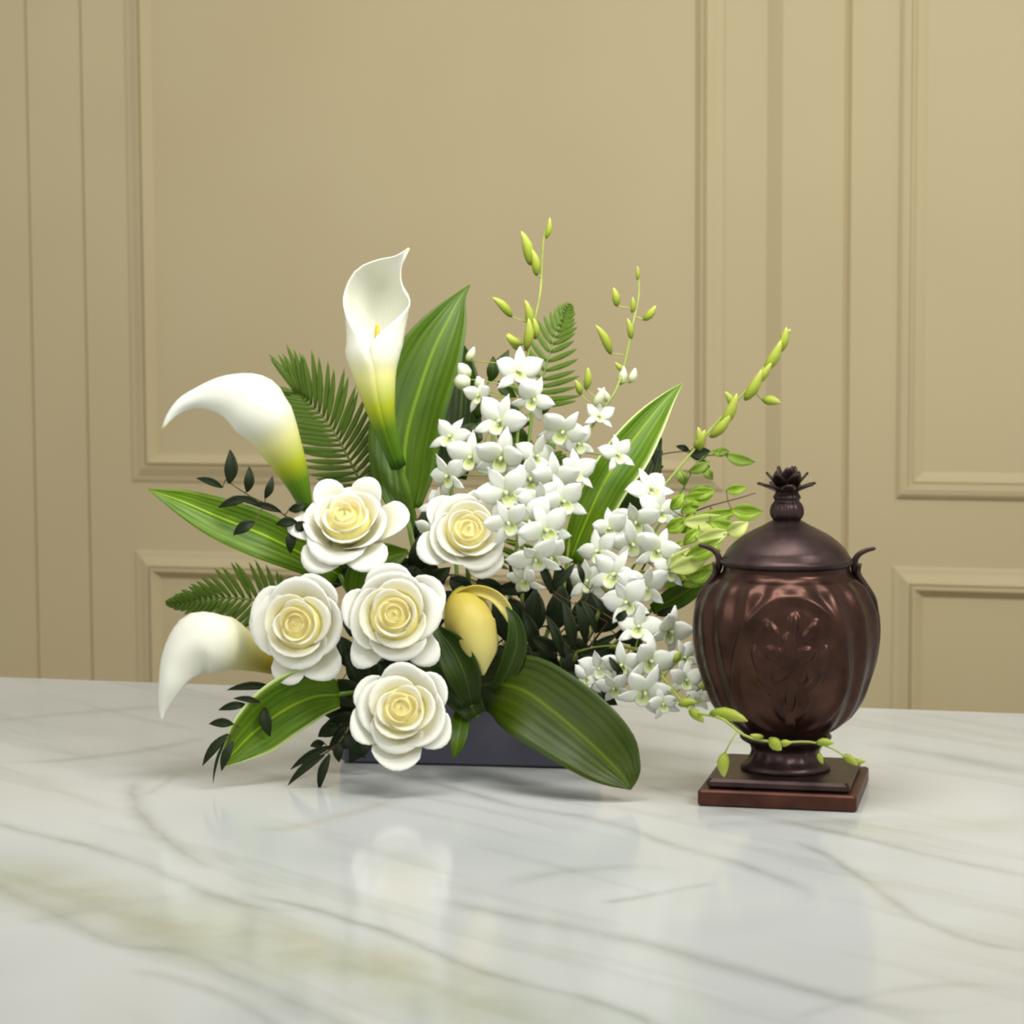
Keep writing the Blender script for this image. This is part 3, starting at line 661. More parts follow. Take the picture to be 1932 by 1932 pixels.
def rose(u, v, d, rpx, ax, spin, label, seed, extra=(), k=None):
    s = rpx * d / FPX
    zax = cdir(*ax); xax = (CX - zax * CX.dot(zax)).normalized(); yax = zax.cross(xax)
    M3 = Matrix((xax, yax, zax)).transposed()
    base = P(u, v, d) - zax * 0.55 * s
    t = thing('rose', base, label, 'flower', 'white roses of the arrangement')
    rn = random.Random(seed)
    layers = [(2, .03, .055, .86, -.05, 2.4, M_rose_in), (3, .05, .19, .85, .01, 1.7, M_rose_in), (3, .09, .31, .85, .04, 1.6, M_rose_in), (3, .13, .45, .83, .08, 1.5, M_rose_mid),
              (3, .17, .64, .74, .13, 1.55, M_rose_mid), (4, .22, .86, .56, .17, 1.3, M_rose_out)]
    ph = spin
    for li, (n, r0, r1, z1, curl, al, mat) in enumerate(layers):
        for q in range(n):
            p = ph + 2 * math.pi * q / n + rn.uniform(-.15, .15)
            G = petal_surface(p, al * rn.uniform(.9, 1.1), r0, r1 * rn.uniform(.93, 1.07), z1 * rn.uniform(.95, 1.04), curl * rn.uniform(.6, 1.5), .42, seed=seed * 97 + li * 11 + q)
            G = [[base + M3 @ (x * s) for x in row] for row in G]
            mk('petal', shell(G, 0.0007), mat, t)
        ph += 1.1
    for (ang, al, r1, z1, curl) in extra:
        G = petal_surface(R(ang), al, .22, r1, z1, curl, .55, seed=seed * 7 + int(ang), bulge=.06, spiral=.02)
        G = [[base + M3 @ (x * s) for x in row] for row in G]
        mk('petal', shell(G, 0.0008), M_rose_out, t)
    hv, hf = [], []
    for r_, z_ in ((.55, .30), (.56, .40), (.46, .52), (.32, .62), (.18, .68), (.05, .71)):
        for q in range(14): hv.append(base + M3 @ (Vector((r_ * math.cos(q * .44880), r_ * math.sin(q * .44880), z_)) * s))
    for i in range(5):
        for q in range(14): hf.append((i * 14 + q, i * 14 + (q + 1) % 14, i * 14 + 14 + (q + 1) % 14, i * 14 + 14 + q))
    hf.append(tuple(range(13, -1, -1))); hf.append(tuple(range(70, 84)))
    mk('gap_filler', (hv, hf), M_filler, t)  # added solid dome under the petal tips; keeps the gaps from going dark
    # sepals and stem
    gs = []
    pts = [(0.06, -.10), (0.15, -.04), (0.24, 0.03), (.22, .12)]
    lv, lf = [], []
    for r_, z_ in pts:
        for q in range(10): lv.append(base + M3 @ (Vector((r_ * math.cos(q * .6283), r_ * math.sin(q * .6283), z_)) * s))
    for i in range(3):
        for q in range(10): lf.append((i * 10 + q, i * 10 + (q + 1) % 10, i * 10 + 10 + (q + 1) % 10, i * 10 + 10 + q))
    lf.append(tuple(range(9, -1, -1)))
    mk('calyx', (lv, lf), M_stem, t)
    b0 = base - zax * (0.08 * s)
    q = foam_pt(foam_k(u) if k is None else k, .06)
    c = b0 - zax * 0.03
    mk('stem', tube([Vector(x) for x in crom([tuple(q), tuple((q + c) / 2), tuple(c), tuple(b0)], 12)], .0026, 8), M_stem, t)
    return t
rose(652, 978, 2.24, 84, (-.05, .62, .8), .3, 'wide open white rose highest on the left, under the drooping calla', 11, [(3, .62, 1.32, .60, .1), (-60, .7, 1.15, .35, .25), (-125, .7, 1.2, .32, .22), (180, .6, 1.1, .45, .2), (60, .6, 1.1, .7, .1), (120, .6, 1.05, .75, .1)])
rose(884, 1000, 2.24, 76, (.05, .3, 1), 1.2, 'white rose beside the orchid blossoms, right of the highest rose', 12, [(205, .6, 1.25, .5, .15), (-60, .7, 1.1, .4, .2), (60, .8, 1.1, .55, .1), (140, .7, 1.1, .55, .1)])
rose(560, 1178, 2.20, 84, (-.12, .12, 1), 2.2, 'white rose at the far left, above the lower left leaf', 13, [(-60, .6, 1.32, .35, .1), (-105, .5, 1.28, .35, .1), (60, .8, 1.12, .5, .12), (150, .8, 1.08, .5, .12)])
rose(744, 1160, 2.17, 86, (.0, .18, 1), .9, 'creamy white rose in the middle, directly above the lowest rose', 14, [(-130, .5, 1.22, .35, .15), (-50, .5, 1.22, .35, .15), (30, .8, 1.12, .5, .12), (100, .8, 1.08, .5, .12), (170, .7, 1.1, .5, .12)])
rose(758, 1338, 2.15, 84, (.0, .30, 1), 1.9, 'lowest white rose, hanging in front of the grey container', 15, [(-98, .75, 1.30, .42, .04), (-30, .7, 1.14, .45, .1), (-160, .7, 1.14, .45, .1), (90, .8, 1.0, .6, .1), (150, .7, 1.08, .5, .1), (35, .7, 1.08, .5, .1)])

# ------------------------------------------------------------------ calla lilies
def calla(spine, back, label, mat, stem_pts, k=0.0, seg=22, rows=34, seed=0, flare=.18, spadix=None, group='calla lilies of the arrangement'):
    """spine: (u, v, depth, radius px, half opening angle deg); back: camera space direction of the back of the spathe"""
    S = crom(spine, rows); pts = [P(*s[:3]) for s in S]
    base = P(*stem_pts[0])
    t = thing('calla_lily', base, label, 'flower', group)
    B0 = cdir(*back); G = []
    for i, s in enumerate(S):
        tg = (pts[min(i + 1, rows - 1)] - pts[max(i - 1, 0)]).normalized()
        Sd = tg.cross(B0).normalized(); Bk = Sd.cross(tg).normalized()
        r = max(s[3], .6) * s[2] / FPX; a = R(s[4]); row = []
        for j in range(seg):
            f = -1 + 2 * j / (seg - 1); ph = f * a
            over = 1 + (0.10 * f if s[4] > 165 else 0)
            lipf = 1 + flare * abs(f) ** 5 * sstep(180, 120, s[4]) + .022 * math.cos(ph * 4 + seed) * math.sin(i / rows * 3.1)
            row.append(pts[i] + (Bk * math.cos(ph) + Sd * math.sin(ph)) * (r * over * lipf))
        G.append(row)
    mk('spathe', shell(G, 0.0011), mat, t)
    g = tube([Vector(x) for x in crom([tuple(P(*p)) for p in stem_pts] , 14)], [.0042 - .0004 * abs(i - 7) / 7 for i in range(14)], 10)
    mk('stem', merge(g, stem_to_foam(base, .004, k)), M_stem, t)
    if spadix:
        mk('spadix', tube([Vector(x) for x in crom([tuple(P(*p)) for p in spadix], 12)], [.0032 * math.sqrt(max(.05, 1 - (i / 11.5) ** 4)) for i in range(12)], 10), M_spadix, t)
    return t
calla([(752, 880, 2.355, 14, 190), (735, 830, 2.345, 18, 190), (722, 785, 2.335, 24, 190), (714, 740, 2.33, 32, 188), (708, 700, 2.33, 41, 190), (706, 668, 2.33, 50, 180), (708, 635, 2.335, 52, 146), (711, 600, 2.34, 54, 122),
       (714, 565, 2.34, 55, 105), (720, 535, 2.335, 47, 100), (733, 512, 2.33, 27, 95), (748, 495, 2.325, 11, 90), (760, 482, 2.32, 5, 85), (772, 468, 2.32, 1, 80)],
      (.15, .1, -1), 'tallest white calla lily, standing upright at the top left', M_calla, [(785, 1000, 2.38), (768, 930, 2.365), (752, 878, 2.355)], -.2,
      spadix=[(716, 700, 2.335), (712, 650, 2.33), (712, 610, 2.328)])
calla([(578, 960, 2.345, 11, 190), (566, 925, 2.34, 18, 190), (550, 885, 2.335, 28, 190), (530, 845, 2.33, 38, 190), (510, 808, 2.325, 48, 184), (488, 778, 2.32, 56, 150), (462, 760, 2.32, 52, 122),
       (432, 750, 2.32, 40, 108), (402, 748, 2.32, 28, 100), (372, 752, 2.32, 17, 92), (345, 763, 2.32, 11, 90), (322, 784, 2.32, 6, 85), (305, 812, 2.32, 1, 80)],
      (-.6, -.5, .65), 'white calla lily with its tip drooping to the upper left', M_calla, [(620, 1060, 2.35), (592, 1000, 2.35), (578, 958, 2.345)], -.5,
      spadix=[(520, 820, 2.33), (500, 780, 2.33), (480, 750, 2.335)])
calla([(545, 1268, 2.29, 10, 190), (515, 1256, 2.27, 16, 190), (480, 1240, 2.26, 28, 190), (445, 1225, 2.25, 42, 186), (412, 1215, 2.24, 54, 165), (380, 1216, 2.235, 56, 130), (355, 1232, 2.23, 44, 112),
       (335, 1260, 2.225, 32, 102), (322, 1290, 2.22, 21, 95), (312, 1320, 2.22, 12, 90), (307, 1342, 2.22, 5, 85), (306, 1358, 2.22, 1, 80)],
      (-.4, -.4, .8), 'lowest calla lily, at the left edge, tip hanging down over the marble', M_calla_y, [(640, 1300, 2.33), (590, 1285, 2.30), (545, 1268, 2.29)], -.7,
      spadix=[(450, 1230, 2.26), (420, 1215, 2.26), (390, 1200, 2.265)])
gc = calla([(872, 1112, 2.26, 7, 190), (874, 1124, 2.25, 20, 190), (878, 1142, 2.235, 36, 188), (884, 1164, 2.22, 45, 182), (891, 1188, 2.212, 45, 160), (899, 1212, 2.206, 36, 135), (905, 1236, 2.202, 25, 115), (909, 1256, 2.2, 12, 100), (912, 1274, 2.2, 1, 85)],
      (-.35, .1, .95), 'golden yellow calla lily pointing down between the middle roses and dark leaves', M_calla_gold, [(870, 1150, 2.33), (868, 1125, 2.30), (872, 1112, 2.26)], 0, flare=.3)
mk('rolled_edge', leaf_geo([(856, 1140, 2.225, 4, 4), (870, 1122, 2.222, 8, 8), (900, 1114, 2.218, 10, 10), (934, 1126, 2.214, 11, 11), (956, 1152, 2.212, 10, 10), (966, 1184, 2.212, 2, 2)], rows=18, cols=7, cup=.9, th=.0012), M_calla_gold, gc)

# ------------------------------------------------------------------ orchids
def tepal(L, Wd, cup, curl, rows=9, cols=7, pw=1.0, seed=0):
    G = []; rn = random.Random(seed); p = rn.uniform(0, 6)
    for i in range(rows):
        t = i / (rows - 1); w = Wd * (math.sin(math.pi * min(1, (0.08 + 0.92 * t)) ** pw) ** .75) * .5 if t < 1 else Wd * .03
        row = []
        for j in range(cols):
            a = -1 + 2 * j / (cols - 1)
            row.append(Vector((a * w, t * L - 0.04 * L * abs(a) * t, cup * L * math.sin(t * math.pi * .9) * .35 + curl * L * t * t - 0.25 * w * a * a + .03 * L * math.sin(3 * t + a * 2 + p))))
        G.append(row)
    return G
TEP = []
for q in range(4):
    TEP.append((mesh_data('petal', *shell(tepal(1, .66 + .05 * q, .25, [-.1, -.28, .12, -.4][q], seed=q), .03)[:2], M_orchid, shell(tepal(1, .66 + .05 * q, .25, [-.1, -.28, .12, -.4][q], seed=q), .03)[2]),
                mesh_data('sepal', *shell(tepal(1, .44, .2, [-.15, -.35, .05, -.45][q], seed=q + 9), .03)[:2], M_orchid, shell(tepal(1, .44, .2, [-.15, -.35, .05, -.45][q], seed=q + 9), .03)[2])))
def lip_geo():
    G = []
    for i in range(9):
        t = i / 8; row = []
        a0 = lerp(2.3, 1.0, t); r = lerp(.10, .26, t ** .7)
        for j in range(9):
            ph = -math.pi / 2 + (-1 + 2 * j / 8) * a0
            row.append(Vector((r * math.cos(ph), r * math.sin(ph) * .8 - .12 * t - .12 * t * t, lerp(-.05, .42, t) - .18 * t * t)))
        G.append(row)
    return merge(shell(G, .025), tube([Vector((0, .02, -.08)), Vector((0, .06, .1)), Vector((0, .04, .2)), Vector((0, 0, .24))], [.05, .07, .065, .03], 8))
lipg = lip_geo()
LIP = mesh_data('blossom', lipg[0], lipg[1], M_lip, lipg[2])
def place_mesh(name, me, M4, parent):
    o = bpy.data.objects.new(name, me); COL.objects.link(o); o.parent = parent; o.matrix_local = M4; return o
def bud_geo(p, dirv, L, r, seg=7):
    prof = [(0, .25), (.12, .7), (.35, 1), (.6, .9), (.85, .5), (1, .08)]
    side = dirv.orthogonal().normalized() * (L * .08)
    return tube([p + dirv * (L * t) + side * math.sin(t * 3.1) for t, _ in prof], [r * q for _, q in prof], seg)
def orchid_spray(stem, blossoms, buds, label, k=0.0, seed=0, smat=None, foam=True):
    rn = random.Random(seed)
    S = crom(stem, 40); base = P(*S[0])
    t = thing('orchid_spray', base, label, 'orchid', 'orchid sprays of the arrangement')
    gs = [tube([P(*s) for s in S], [lerp(.0019, .0007, i / 39) for i in range(40)], 7)]
    if foam: gs.append(stem_to_foam(base, .002, k))
    for (u, v, d, sz, ax) in blossoms:
        sz *= 1.16; v += (rn.random() - .5) * 8
        s = sz * d / FPX; c = P(u, v, d)
        if ax is None:
            ax = (rn.uniform(-.55, .55), rn.uniform(-.5, .25), 1)
        else: ax = (ax[0] + rn.uniform(-.45, .45), ax[1] + rn.uniform(-.4, .35), ax[2])
        z = cdir(*ax); up = (CY * 1 + CX * rn.uniform(-.6, .6)); y = (up - z * up.dot(z)).normalized(); x = y.cross(z)
        M = Matrix((x, y, z)).transposed().to_4x4(); M = Matrix.Translation(c - base) @ M @ Matrix.Scale(s, 4)
        bl = place_mesh('blossom', LIP, M, t)
        q = rn.randrange(4)
        for nm, idx, ang, sc_ in (('petal', 0, 62, 1), ('petal', 0, -62, 1), ('sepal', 1, 0, .98), ('sepal', 1, 130, .95), ('sepal', 1, -130, .95)):
            A = Matrix.Rotation(R(ang + rn.uniform(-8, 8)), 4, 'Z') @ Matrix.Rotation(R(rn.uniform(4, 24)), 4, 'X') @ Matrix.Scale(sc_ * rn.uniform(.93, 1.06), 4)
            place_mesh(nm, TEP[(q + (idx == 0)) % 4][idx], A, bl)
        cand = [w for w in S if w[1] >= v - 10] or S
        near = min(cand, key=lambda w: (w[0] - u) ** 2 + (w[1] - v - 15) ** 2)
        b0 = c - z * (.08 * s)
        gs.append(tube([Vector(w) for w in crom([tuple(P(*near)), tuple((P(*near) + b0) / 2 - z * .008), tuple(b0 - z * .004), tuple(b0)], 7)], .0009, 5))
    for (u, v, d, ang, L, w, white) in buds:
        dv = cdir(math.cos(R(ang)), math.sin(R(ang)), .2); k_ = d / FPX; p = P(u, v, d)
        near = min(S, key=lambda q_: (q_[0] - u) ** 2 + (q_[1] - v) ** 2)
        if (P(*near) - p).length > .001: gs.append(tube([P(*near), (P(*near) + p) / 2 + Vector((0, 0, .001)), p], .0007, 5))
        mk('bud', bud_geo(p, dv, L * k_, w * k_), M_budw if white else M_bud, t)
    mk('stem', merge(*gs), smat or M_stem_pale, t)
    return t
A_ = None
orchid_spray([(985, 1150, 2.33), (985, 1000, 2.32), (975, 850, 2.33), (990, 720, 2.34), (1000, 640, 2.35), (1018, 560, 2.355), (1022, 500, 2.36), (1026, 450, 2.36), (1036, 415, 2.36)],
             [(978, 706, 2.31, 44, (.1, .15, 1)), (1005, 752, 2.30, 40, (.3, -.3, 1)), (944, 800, 2.29, 50, (-.15, -.1, 1)), (890, 862, 2.29, 46, (-.5, .1, 1)), (946, 868, 2.27, 50, (.2, -.3, 1)), (905, 752, 2.33, 30, (-.6, .3, 1)),
              (850, 828, 2.33, 40, (-.7, .3, .8)), (848, 896, 2.29, 42, (-.6, 0, 1)), (955, 930, 2.25, 54, (.1, -.3, 1)), (1000, 985, 2.24, 52, (-.1, -.2, 1)), (1030, 1000, 2.235, 50, (.3, -.2, 1)), (1010, 1050, 2.23, 46, (0, -.4, 1)), (990, 1090, 2.24, 38, (-.2, -.5, 1)),
              (812, 1010, 2.29, 36, (-.8, 0, .8)), (822, 955, 2.30, 34, (-.7, .2, .8)), (960, 985, 2.23, 44, (.0, .1, 1))],
             [(1000, 500, 2.355, 105, 66, 11, 0), (1012, 520, 2.355, 100, 50, 9, 0), (1030, 450, 2.36, 80, 40, 6, 0), (1000, 620, 2.35, 100, 55, 9, 0), (992, 660, 2.34, 85, 60, 10, 0), (965, 598, 2.35, 135, 52, 9, 0), (985, 650, 2.34, 150, 36, 9, 0), (975, 660, 2.34, 120, 36, 8, 0), (1010, 640, 2.35, 95, 40, 8, 0),
              (882, 715, 2.35, 120, 34, 14, 1), (868, 735, 2.35, 80, 36, 17, 1), (905, 735, 2.35, 100, 26, 10, 1), (880, 680, 2.36, 60, 30, 8, 1)],
             'orchid spray with the tallest green buds and its white blossoms down the middle', .15, 21)
orchid_spray([(1060, 1150, 2.33), (1075, 1000, 2.33), (1080, 900, 2.33), (1120, 800, 2.34), (1160, 740, 2.35), (1180, 680, 2.36), (1192, 620, 2.36), (1205, 560, 2.37), (1204, 505, 2.37)],
             [(1062, 812, 2.31, 46, (.1, .1, 1)), (1090, 840, 2.32, 36, (.5, 0, 1)), (1045, 905, 2.28, 48, (.2, -.2, 1)), (1062, 945, 2.26, 46, (.3, .1, 1)), (1085, 890, 2.30, 40, (.5, .1, 1)), (1165, 862, 2.31, 34, (.2, .1, 1)), (1130, 790, 2.34, 30, (.5, .3, 1)), (1000, 905, 2.28, 46, (0, .1, 1)), (1010, 860, 2.31, 40, None), (1040, 1050, 2.24, 40, (.4, -.3, 1)), (1020, 945, 2.25, 40, None)],
             [(1163, 578, 2.36, 100, 36, 8, 0), (1214, 604, 2.36, 50, 36, 8, 0), (1152, 668, 2.36, 118, 62, 9, 0), (1190, 640, 2.36, 100, 40, 7, 0), (1170, 726, 2.36, 80, 36, 9, 1), (1188, 722, 2.36, 70, 30, 8, 1), (1150, 760, 2.35, 130, 36, 8, 1), (1105, 735, 2.35, 85, 42, 8, 0), (1095, 745, 2.35, 110, 30, 7, 0), (1192, 590, 2.365, 88, 30, 5, 0),
              (1120, 765, 2.34, 60, 40, 9, 1), (1202, 528, 2.37, 90, 26, 4, 0), (1180, 700, 2.36, 140, 26, 6, 0)],
             'orchid spray of sparse small buds between the tallest buds and the right ones', .45, 22)
orchid_spray([(1120, 1180, 2.32), (1160, 1080, 2.31), (1200, 980, 2.32), (1250, 920, 2.33), (1300, 860, 2.34), (1350, 800, 2.34), (1405, 740, 2.34), (1450, 680, 2.34), (1478, 630, 2.34)],
             [(1228, 922, 2.31, 44, (0, .2, 1)), (1245, 965, 2.29, 40, (.3, 0, 1)), (1200, 985, 2.28, 44, (-.2, -.1, 1)), (1192, 1030, 2.26, 44, (.1, -.1, 1)), (1130, 1045, 2.26, 44, (-.3, .1, 1)), (1240, 1040, 2.25, 44, (.2, -.2, 1)), (1160, 1085, 2.24, 50, (-.2, -.2, 1)), (1215, 1105, 2.23, 46, (.2, -.1, 1)), (1262, 1080, 2.25, 36, (.4, 0, 1)), (1110, 1095, 2.26, 40, (-.4, -.1, 1)), (1185, 1140, 2.22, 46, (0, -.2, 1)), (1150, 1000, 2.28, 36, (-.3, .2, 1))],
             [(1442, 700, 2.34, 62, 66, 11, 0), (1470, 665, 2.34, 75, 50, 9, 0), (1405, 755, 2.34, 62, 66, 11, 0), (1420, 725, 2.34, 50, 55, 9, 0), (1360, 805, 2.34, 65, 70, 11, 0), (1340, 825, 2.34, 50, 60, 10, 0), (1320, 850, 2.34, 95, 45, 9, 0), (1438, 755, 2.34, -10, 36, 10, 0), (1385, 770, 2.34, 120, 36, 8, 0), (1310, 845, 2.34, 60, 40, 9, 0), (1474, 640, 2.34, 45, 26, 7, 0)],
             'orchid spray with plump green buds leaning right, above the urn', .8, 23)
orchid_spray([(1090, 1230, 2.31), (1150, 1220, 2.27), (1210, 1230, 2.22), (1260, 1290, 2.17), (1305, 1340, 2.11), (1360, 1355, 2.06), (1410, 1390, 2.035), (1470, 1400, 2.03), (1530, 1400, 2.03), (1575, 1415, 2.035), (1612, 1442, 2.04)],
             [(1262, 1190, 2.21, 44, (.3, 0, 1)), (1205, 1185, 2.21, 44, (-.1, 0, 1)), (1225, 1245, 2.18, 46, (.1, .1, 1)), (1215, 1305, 2.165, 48, (0, -.3, 1)), (1175, 1260, 2.2, 40, (-.3, 0, 1)), (1130, 1262, 2.21, 36, (-.4, .2, 1)), (1110, 1285, 2.21, 32, (-.5, -.1, 1)), (1290, 1240, 2.2, 34, (.4, .1, 1)), (1295, 1290, 2.17, 36, (.4, -.1, 1)), (1160, 1300, 2.2, 34, (-.2, -.4, 1)), (1318, 1318, 2.15, 26, (.5, -.2, 1)), (1252, 1330, 2.16, 30, (.2, -.4, 1))],
             [(1340, 1345, 2.07, -12, 72, 13, 0), (1300, 1340, 2.1, -40, 36, 10, 0), (1368, 1420, 2.03, -93, 46, 12, 0), (1455, 1392, 2.025, -50, 30, 12, 0), (1470, 1405, 2.025, 10, 24, 7, 0), (1540, 1402, 2.03, 0, 34, 8, 0), (1545, 1420, 2.03, -70, 22, 6, 0), (1590, 1425, 2.04, -35, 34, 8, 0), (1610, 1440, 2.04, 10, 24, 6, 0), (1440, 1390, 2.03, 170, 26, 6, 0), (1280, 1330, 2.12, 10, 36, 9, 0), (1270, 1250, 2.18, 60, 26, 8, 0), (1320, 1300, 2.16, 20, 24, 7, 0)],
             'lowest orchid spray, its thin stem of green buds crossing the urn foot', .95, 24)

# ------------------------------------------------------------------ urn
q0, q1 = T(1316, 1521), T(1616, 1534)
ux = q1 - q0; UW = ux.length; ux.normalize(); uy = Vector((-ux.y, ux.x, 0))
uc = (q0 + q1) / 2 + uy * (UW / 2); uc.z = 0
def bronze(name, base, rough, metal=.85, bumpk=.0):
    m, nt, b = new_mat(name)
    tc = node(nt, 'ShaderNodeTexCoord'); nz = node(nt, 'ShaderNodeTexNoise', i_Scale=45.0, i_Detail=5.0)
    nt.links.new(tc.outputs['Object'], nz.inputs['Vector'])
    dk = tuple(c * .6 for c in base[:3]) + (1,); lt = tuple(min(1, c * 1.35) for c in base[:3]) + (1,)
    nt.links.new(ramp(nt, nz.outputs[0], [(.3, dk), (.7, lt)]), b.inputs['Base Color'])
    b.inputs['Metallic'].default_value = metal; b.inputs['Roughness'].default_value = rough
    bp = node(nt, 'ShaderNodeBump'); bp.inputs['Strength'].default_value = bumpk; bp.inputs['Distance'].default_value = .001
    nt.links.new(nz.outputs[0], bp.inputs['Height']); nt.links.new(bp.outputs[0], b.inputs['Normal'])
    return m
M_bz = bronze('bronze_body', srgb(68, 45, 36), .30, .82, .35)
M_bd = bronze('bronze_dark', srgb(64, 48, 46), .38, .75, .35)
M_br = bronze('bronze_red', srgb(76, 42, 30), .42, .6, .25)
urn = thing('urn', uc, 'dark bronze lidded urn with leaf finial on a square base', 'urn')
UM = Matrix((ux, uy, Vector((0, 0, 1)))).transposed()
U0 = uc.copy()
toward = (CAM - uc); toward.z = 0; toward.normalize(); side = Vector((-toward.y, toward.x, 0))   # side points to the viewer's right
side = -side if side.dot(CX) < 0 else side
ucd = (CAM - uc).dot(CZ); KP = ucd / FPX
def zv(v):                       # height on the urn axis seen at picture row v
    n = toward; r = P(1484, v, 1.0) - CAM
    return (CAM + r * ((uc - CAM).dot(n) / r.dot(n))).z
mk('base', box(uc + Vector((0, 0, .0075)), UW, UW, .015, UM, .0018), M_br, urn, smooth=False)
mk('base_step', box(uc + Vector((0, 0, .0195)), UW * .90, UW * .90, .009, UM, .0025), M_bd, urn, smooth=False)
def lathe(prof, seg=72, disp=None, closed=True):
    V, F, U = [], [], []
    for i, (z, r) in enumerate(prof):
        for k in range(seg):
            a = 2 * math.pi * k / seg          # 0 faces the camera
            rr = r + (disp(a, z, r) if disp else 0)
            V.append(uc + toward * (rr * math.cos(a)) + side * (rr * math.sin(a)) + Vector((0, 0, z))); U.append((i / len(prof), k / seg))
    for i in range(len(prof) - 1):
        for k in range(seg):
            a, b = i * seg + k, i * seg + (k + 1) % seg
            F.append((a, b, b + seg, a + seg))
    if closed: F.append(tuple(range(seg - 1, -1, -1))); F.append(tuple((len(prof) - 1) * seg + k for k in range(seg)))
    return V, F, U
def prof(pts, n):
    return [(z, max(r, 1e-4)) for z, r in crom([(zv(v), r * KP) for v, r in pts], n)]
fz0 = .0235
foot = [(fz0, 84 * KP), (fz0 + .004, 84 * KP)] + prof([(1437, 78), (1428, 68), (1415, 62), (1404, 66), (1398, 76), (1393, 84), (1387, 86), (1381, 80), (1377, 78)], 24)
mk('foot', lathe(foot, 64, lambda a, z, r: .0012 * math.cos(a * 12) * sstep(fz0, fz0 + .02, z) * sstep(zv(1395), zv(1410), z)), M_bd, urn)
BODY = [(1384, 70), (1378, 84), (1366, 103), (1345, 124), (1315, 142), (1280, 155), (1245, 165), (1210, 170), (1180, 171), (1150, 168), (1125, 160), (1105, 149), (1092, 136), (1084, 125), (1076, 119), (1064, 118)]
zA, zB, zC = zv(1115), zv(1250), zv(1385)
def bodydisp(a, z, r):
    a = (a + math.pi) % (2 * math.pi) - math.pi
    x = r * math.sin(a) / KP if abs(a) < math.pi / 2 else 999
    out = 0.0
    best = 9
    for c in (0.06, 2.1, -2.1):                 # three oval panels round the body
        aa = a - c; aa = (aa + math.pi) % (2 * math.pi) - math.pi
        x = r * aa / KP
        w = (z - zB) / (zA - zB) if z > zB else (z - zB) / (zB - zC)
        wid = 112 * (1 + .10 * w) if w > 0 else 112 * (1 - .45 * w * w)
        dd = math.hypot(x / wid, w) + 0.05 * math.cos(3 * math.atan2(w, x / wid) - math.pi / 2)
        if dd < best: best, bx, bw = dd, x, w
    vv = sstep(zC, zC + .02, z) * sstep(zv(1070), zv(1100), z)
    rim = math.exp(-((best - 1.0) / .055) ** 2)
    out += rim * 4.0 * KP
    if best < 1:
        m_ = sstep(1.0, .86, best)
        out -= 5.0 * KP * m_
        # raised flower and leaves on the panel
        x_, y_ = bx / 60, bw * 2.1
        fl = 0
        for (cx, cy, ang, ln, wd) in FLOW:
            dx, dy = x_ - cx, y_ - cy; ca, sa = math.cos(ang), math.sin(ang)
            p, q = dx * ca + dy * sa, -dx * sa + dy * ca
            e = (p / ln) ** 2 + (q / wd) ** 2
            if e < 1: fl = max(fl, math.sqrt(1 - e) * (1 - .35 * math.exp(-(q / (wd * .2)) ** 2)))
        out += fl * 8.5 * KP * sstep(1, .75, best)
    else:
        m_ = sstep(1.0, 1.12, best)
        out += m_ * vv * 3.4 * KP * math.cos(a * 18 + (z - zB) * 30)
    return out * vv
FLOW = []
for i in range(5):
    an = i * 1.2566 + .3; FLOW.append((-.05 + .42 * math.cos(an), .45 + .42 * math.sin(an), an, .40, .24))
FLOW.append((-.05, .45, 0, .2, .2))
for cx, cy, an, ln in ((-.7, -.35, 2.3, .5), (.65, -.3, .8, .5), (-.35, -.95, 2.0, .5), (.4, -.95, 1.1, .5), (0, -.6, 1.5, .6), (-.6, 1.25, 2.2, .42), (.6, 1.25, .9, .42), (.05, 1.45, 1.5, .35), (0, -1.5, 1.5, .4), (-1.05, .4, 1.9, .45), (1.0, .45, 1.2, .45)):
    FLOW.append((cx, cy, an, ln, .16))
mk('body', lathe(prof(BODY, 130), 300, bodydisp), M_bz, urn)
lid = mk('lid', lathe(prof([(1068, 108), (1067, 118), (1062, 123), (1056, 124), (1051, 119), (1043, 114), (1035, 109), (1022, 96), (1010, 80), (1000, 62), (991, 44), (984, 32), (978, 20)], 50), 96), M_bd, urn)
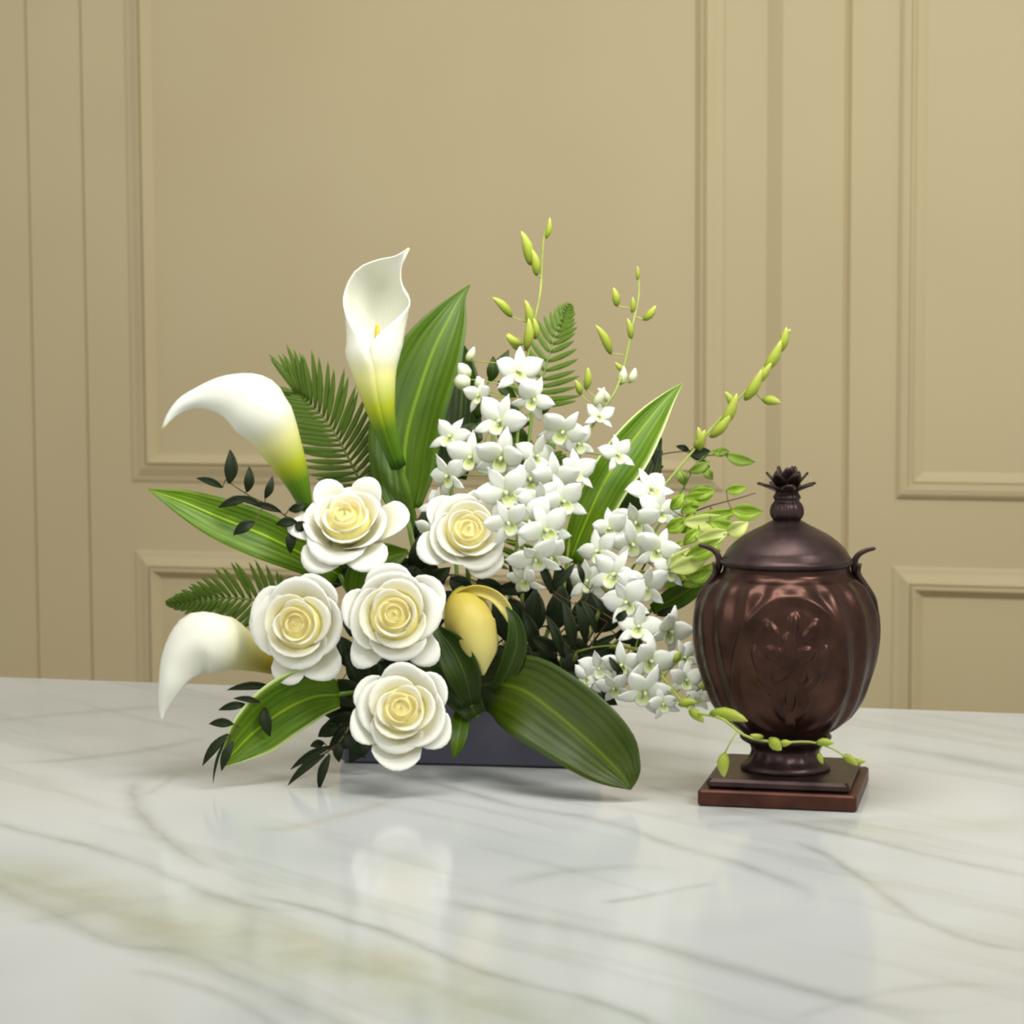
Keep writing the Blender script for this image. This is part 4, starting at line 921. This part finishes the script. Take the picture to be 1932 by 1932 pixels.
fin = mk('finial', lathe(prof([(980, 24), (972, 29), (962, 30), (952, 27), (944, 21), (938, 24), (930, 20), (920, 18), (912, 17), (906, 8)], 30), 40, lambda a, z, r: .0011 * math.cos(a * 9)), M_bd, lid)
for ring, (n, tilt, L, off, v0) in enumerate(((7, 64, 50, .1, 930), (6, 38, 46, .5, 926), (3, 10, 40, .2, 920))):
    for i in range(n):
        a = 2 * math.pi * i / n + off; dr = toward * math.cos(a) + side * math.sin(a)
        b0 = uc + Vector((0, 0, zv(v0))) + dr * (10 * KP); sd = Vector((0, 0, 1)).cross(dr)
        G = []
        for r_ in range(7):
            t = r_ / 6; el = R(90 - tilt * (0.4 + 1.0 * t)); l = L * KP * t
            w = 14 * KP * math.sin(math.pi * (.15 + .8 * t)) ** .7
            c = b0 + dr * (l * math.sin(R(tilt)) + 0) + Vector((0, 0, l * math.cos(R(tilt)) - 4 * KP * t * t * (tilt / 60)))
            G.append([c + sd * (w * s) + (Vector((0, 0, 1)) * (2.2 * KP * (s * s - .5))) for s in (-1, -.5, 0, .5, 1)])
        mk('leaf', shell(G, .0016), M_bd, lid)
for sg in (-1, 1):
    hp = [(118, 1120), (134, 1092), (126, 1074), (127, 1056), (134, 1045), (146, 1038), (160, 1034), (163, 1036)] if sg > 0 else [(118, 1120), (134, 1092), (126, 1070), (127, 1052), (134, 1041), (146, 1034), (160, 1030), (163, 1032)]
    pts = crom([tuple(uc + side * (sg * x * KP) + Vector((0, 0, zv(v)))) for x, v in hp], 26)
    rad = [KP * lerp(9, 3.2, (i / 25) ** .8) for i in range(26)]
    mk('handle', tube([Vector(p) for p in pts], rad, 10), M_bd, urn)
    pts = crom([tuple(uc + side * (sg * x * KP) + toward * .006 + Vector((0, 0, zv(v)))) for x, v in ((136, 1060), (132, 1080), (143, 1100), (160, 1125), (168, 1150))], 14)
    mk('handle_leaf', tube([Vector(p) for p in pts], [KP * (3 + 4 * math.sin(math.pi * i / 13)) for i in range(14)], 8), M_bd, urn)
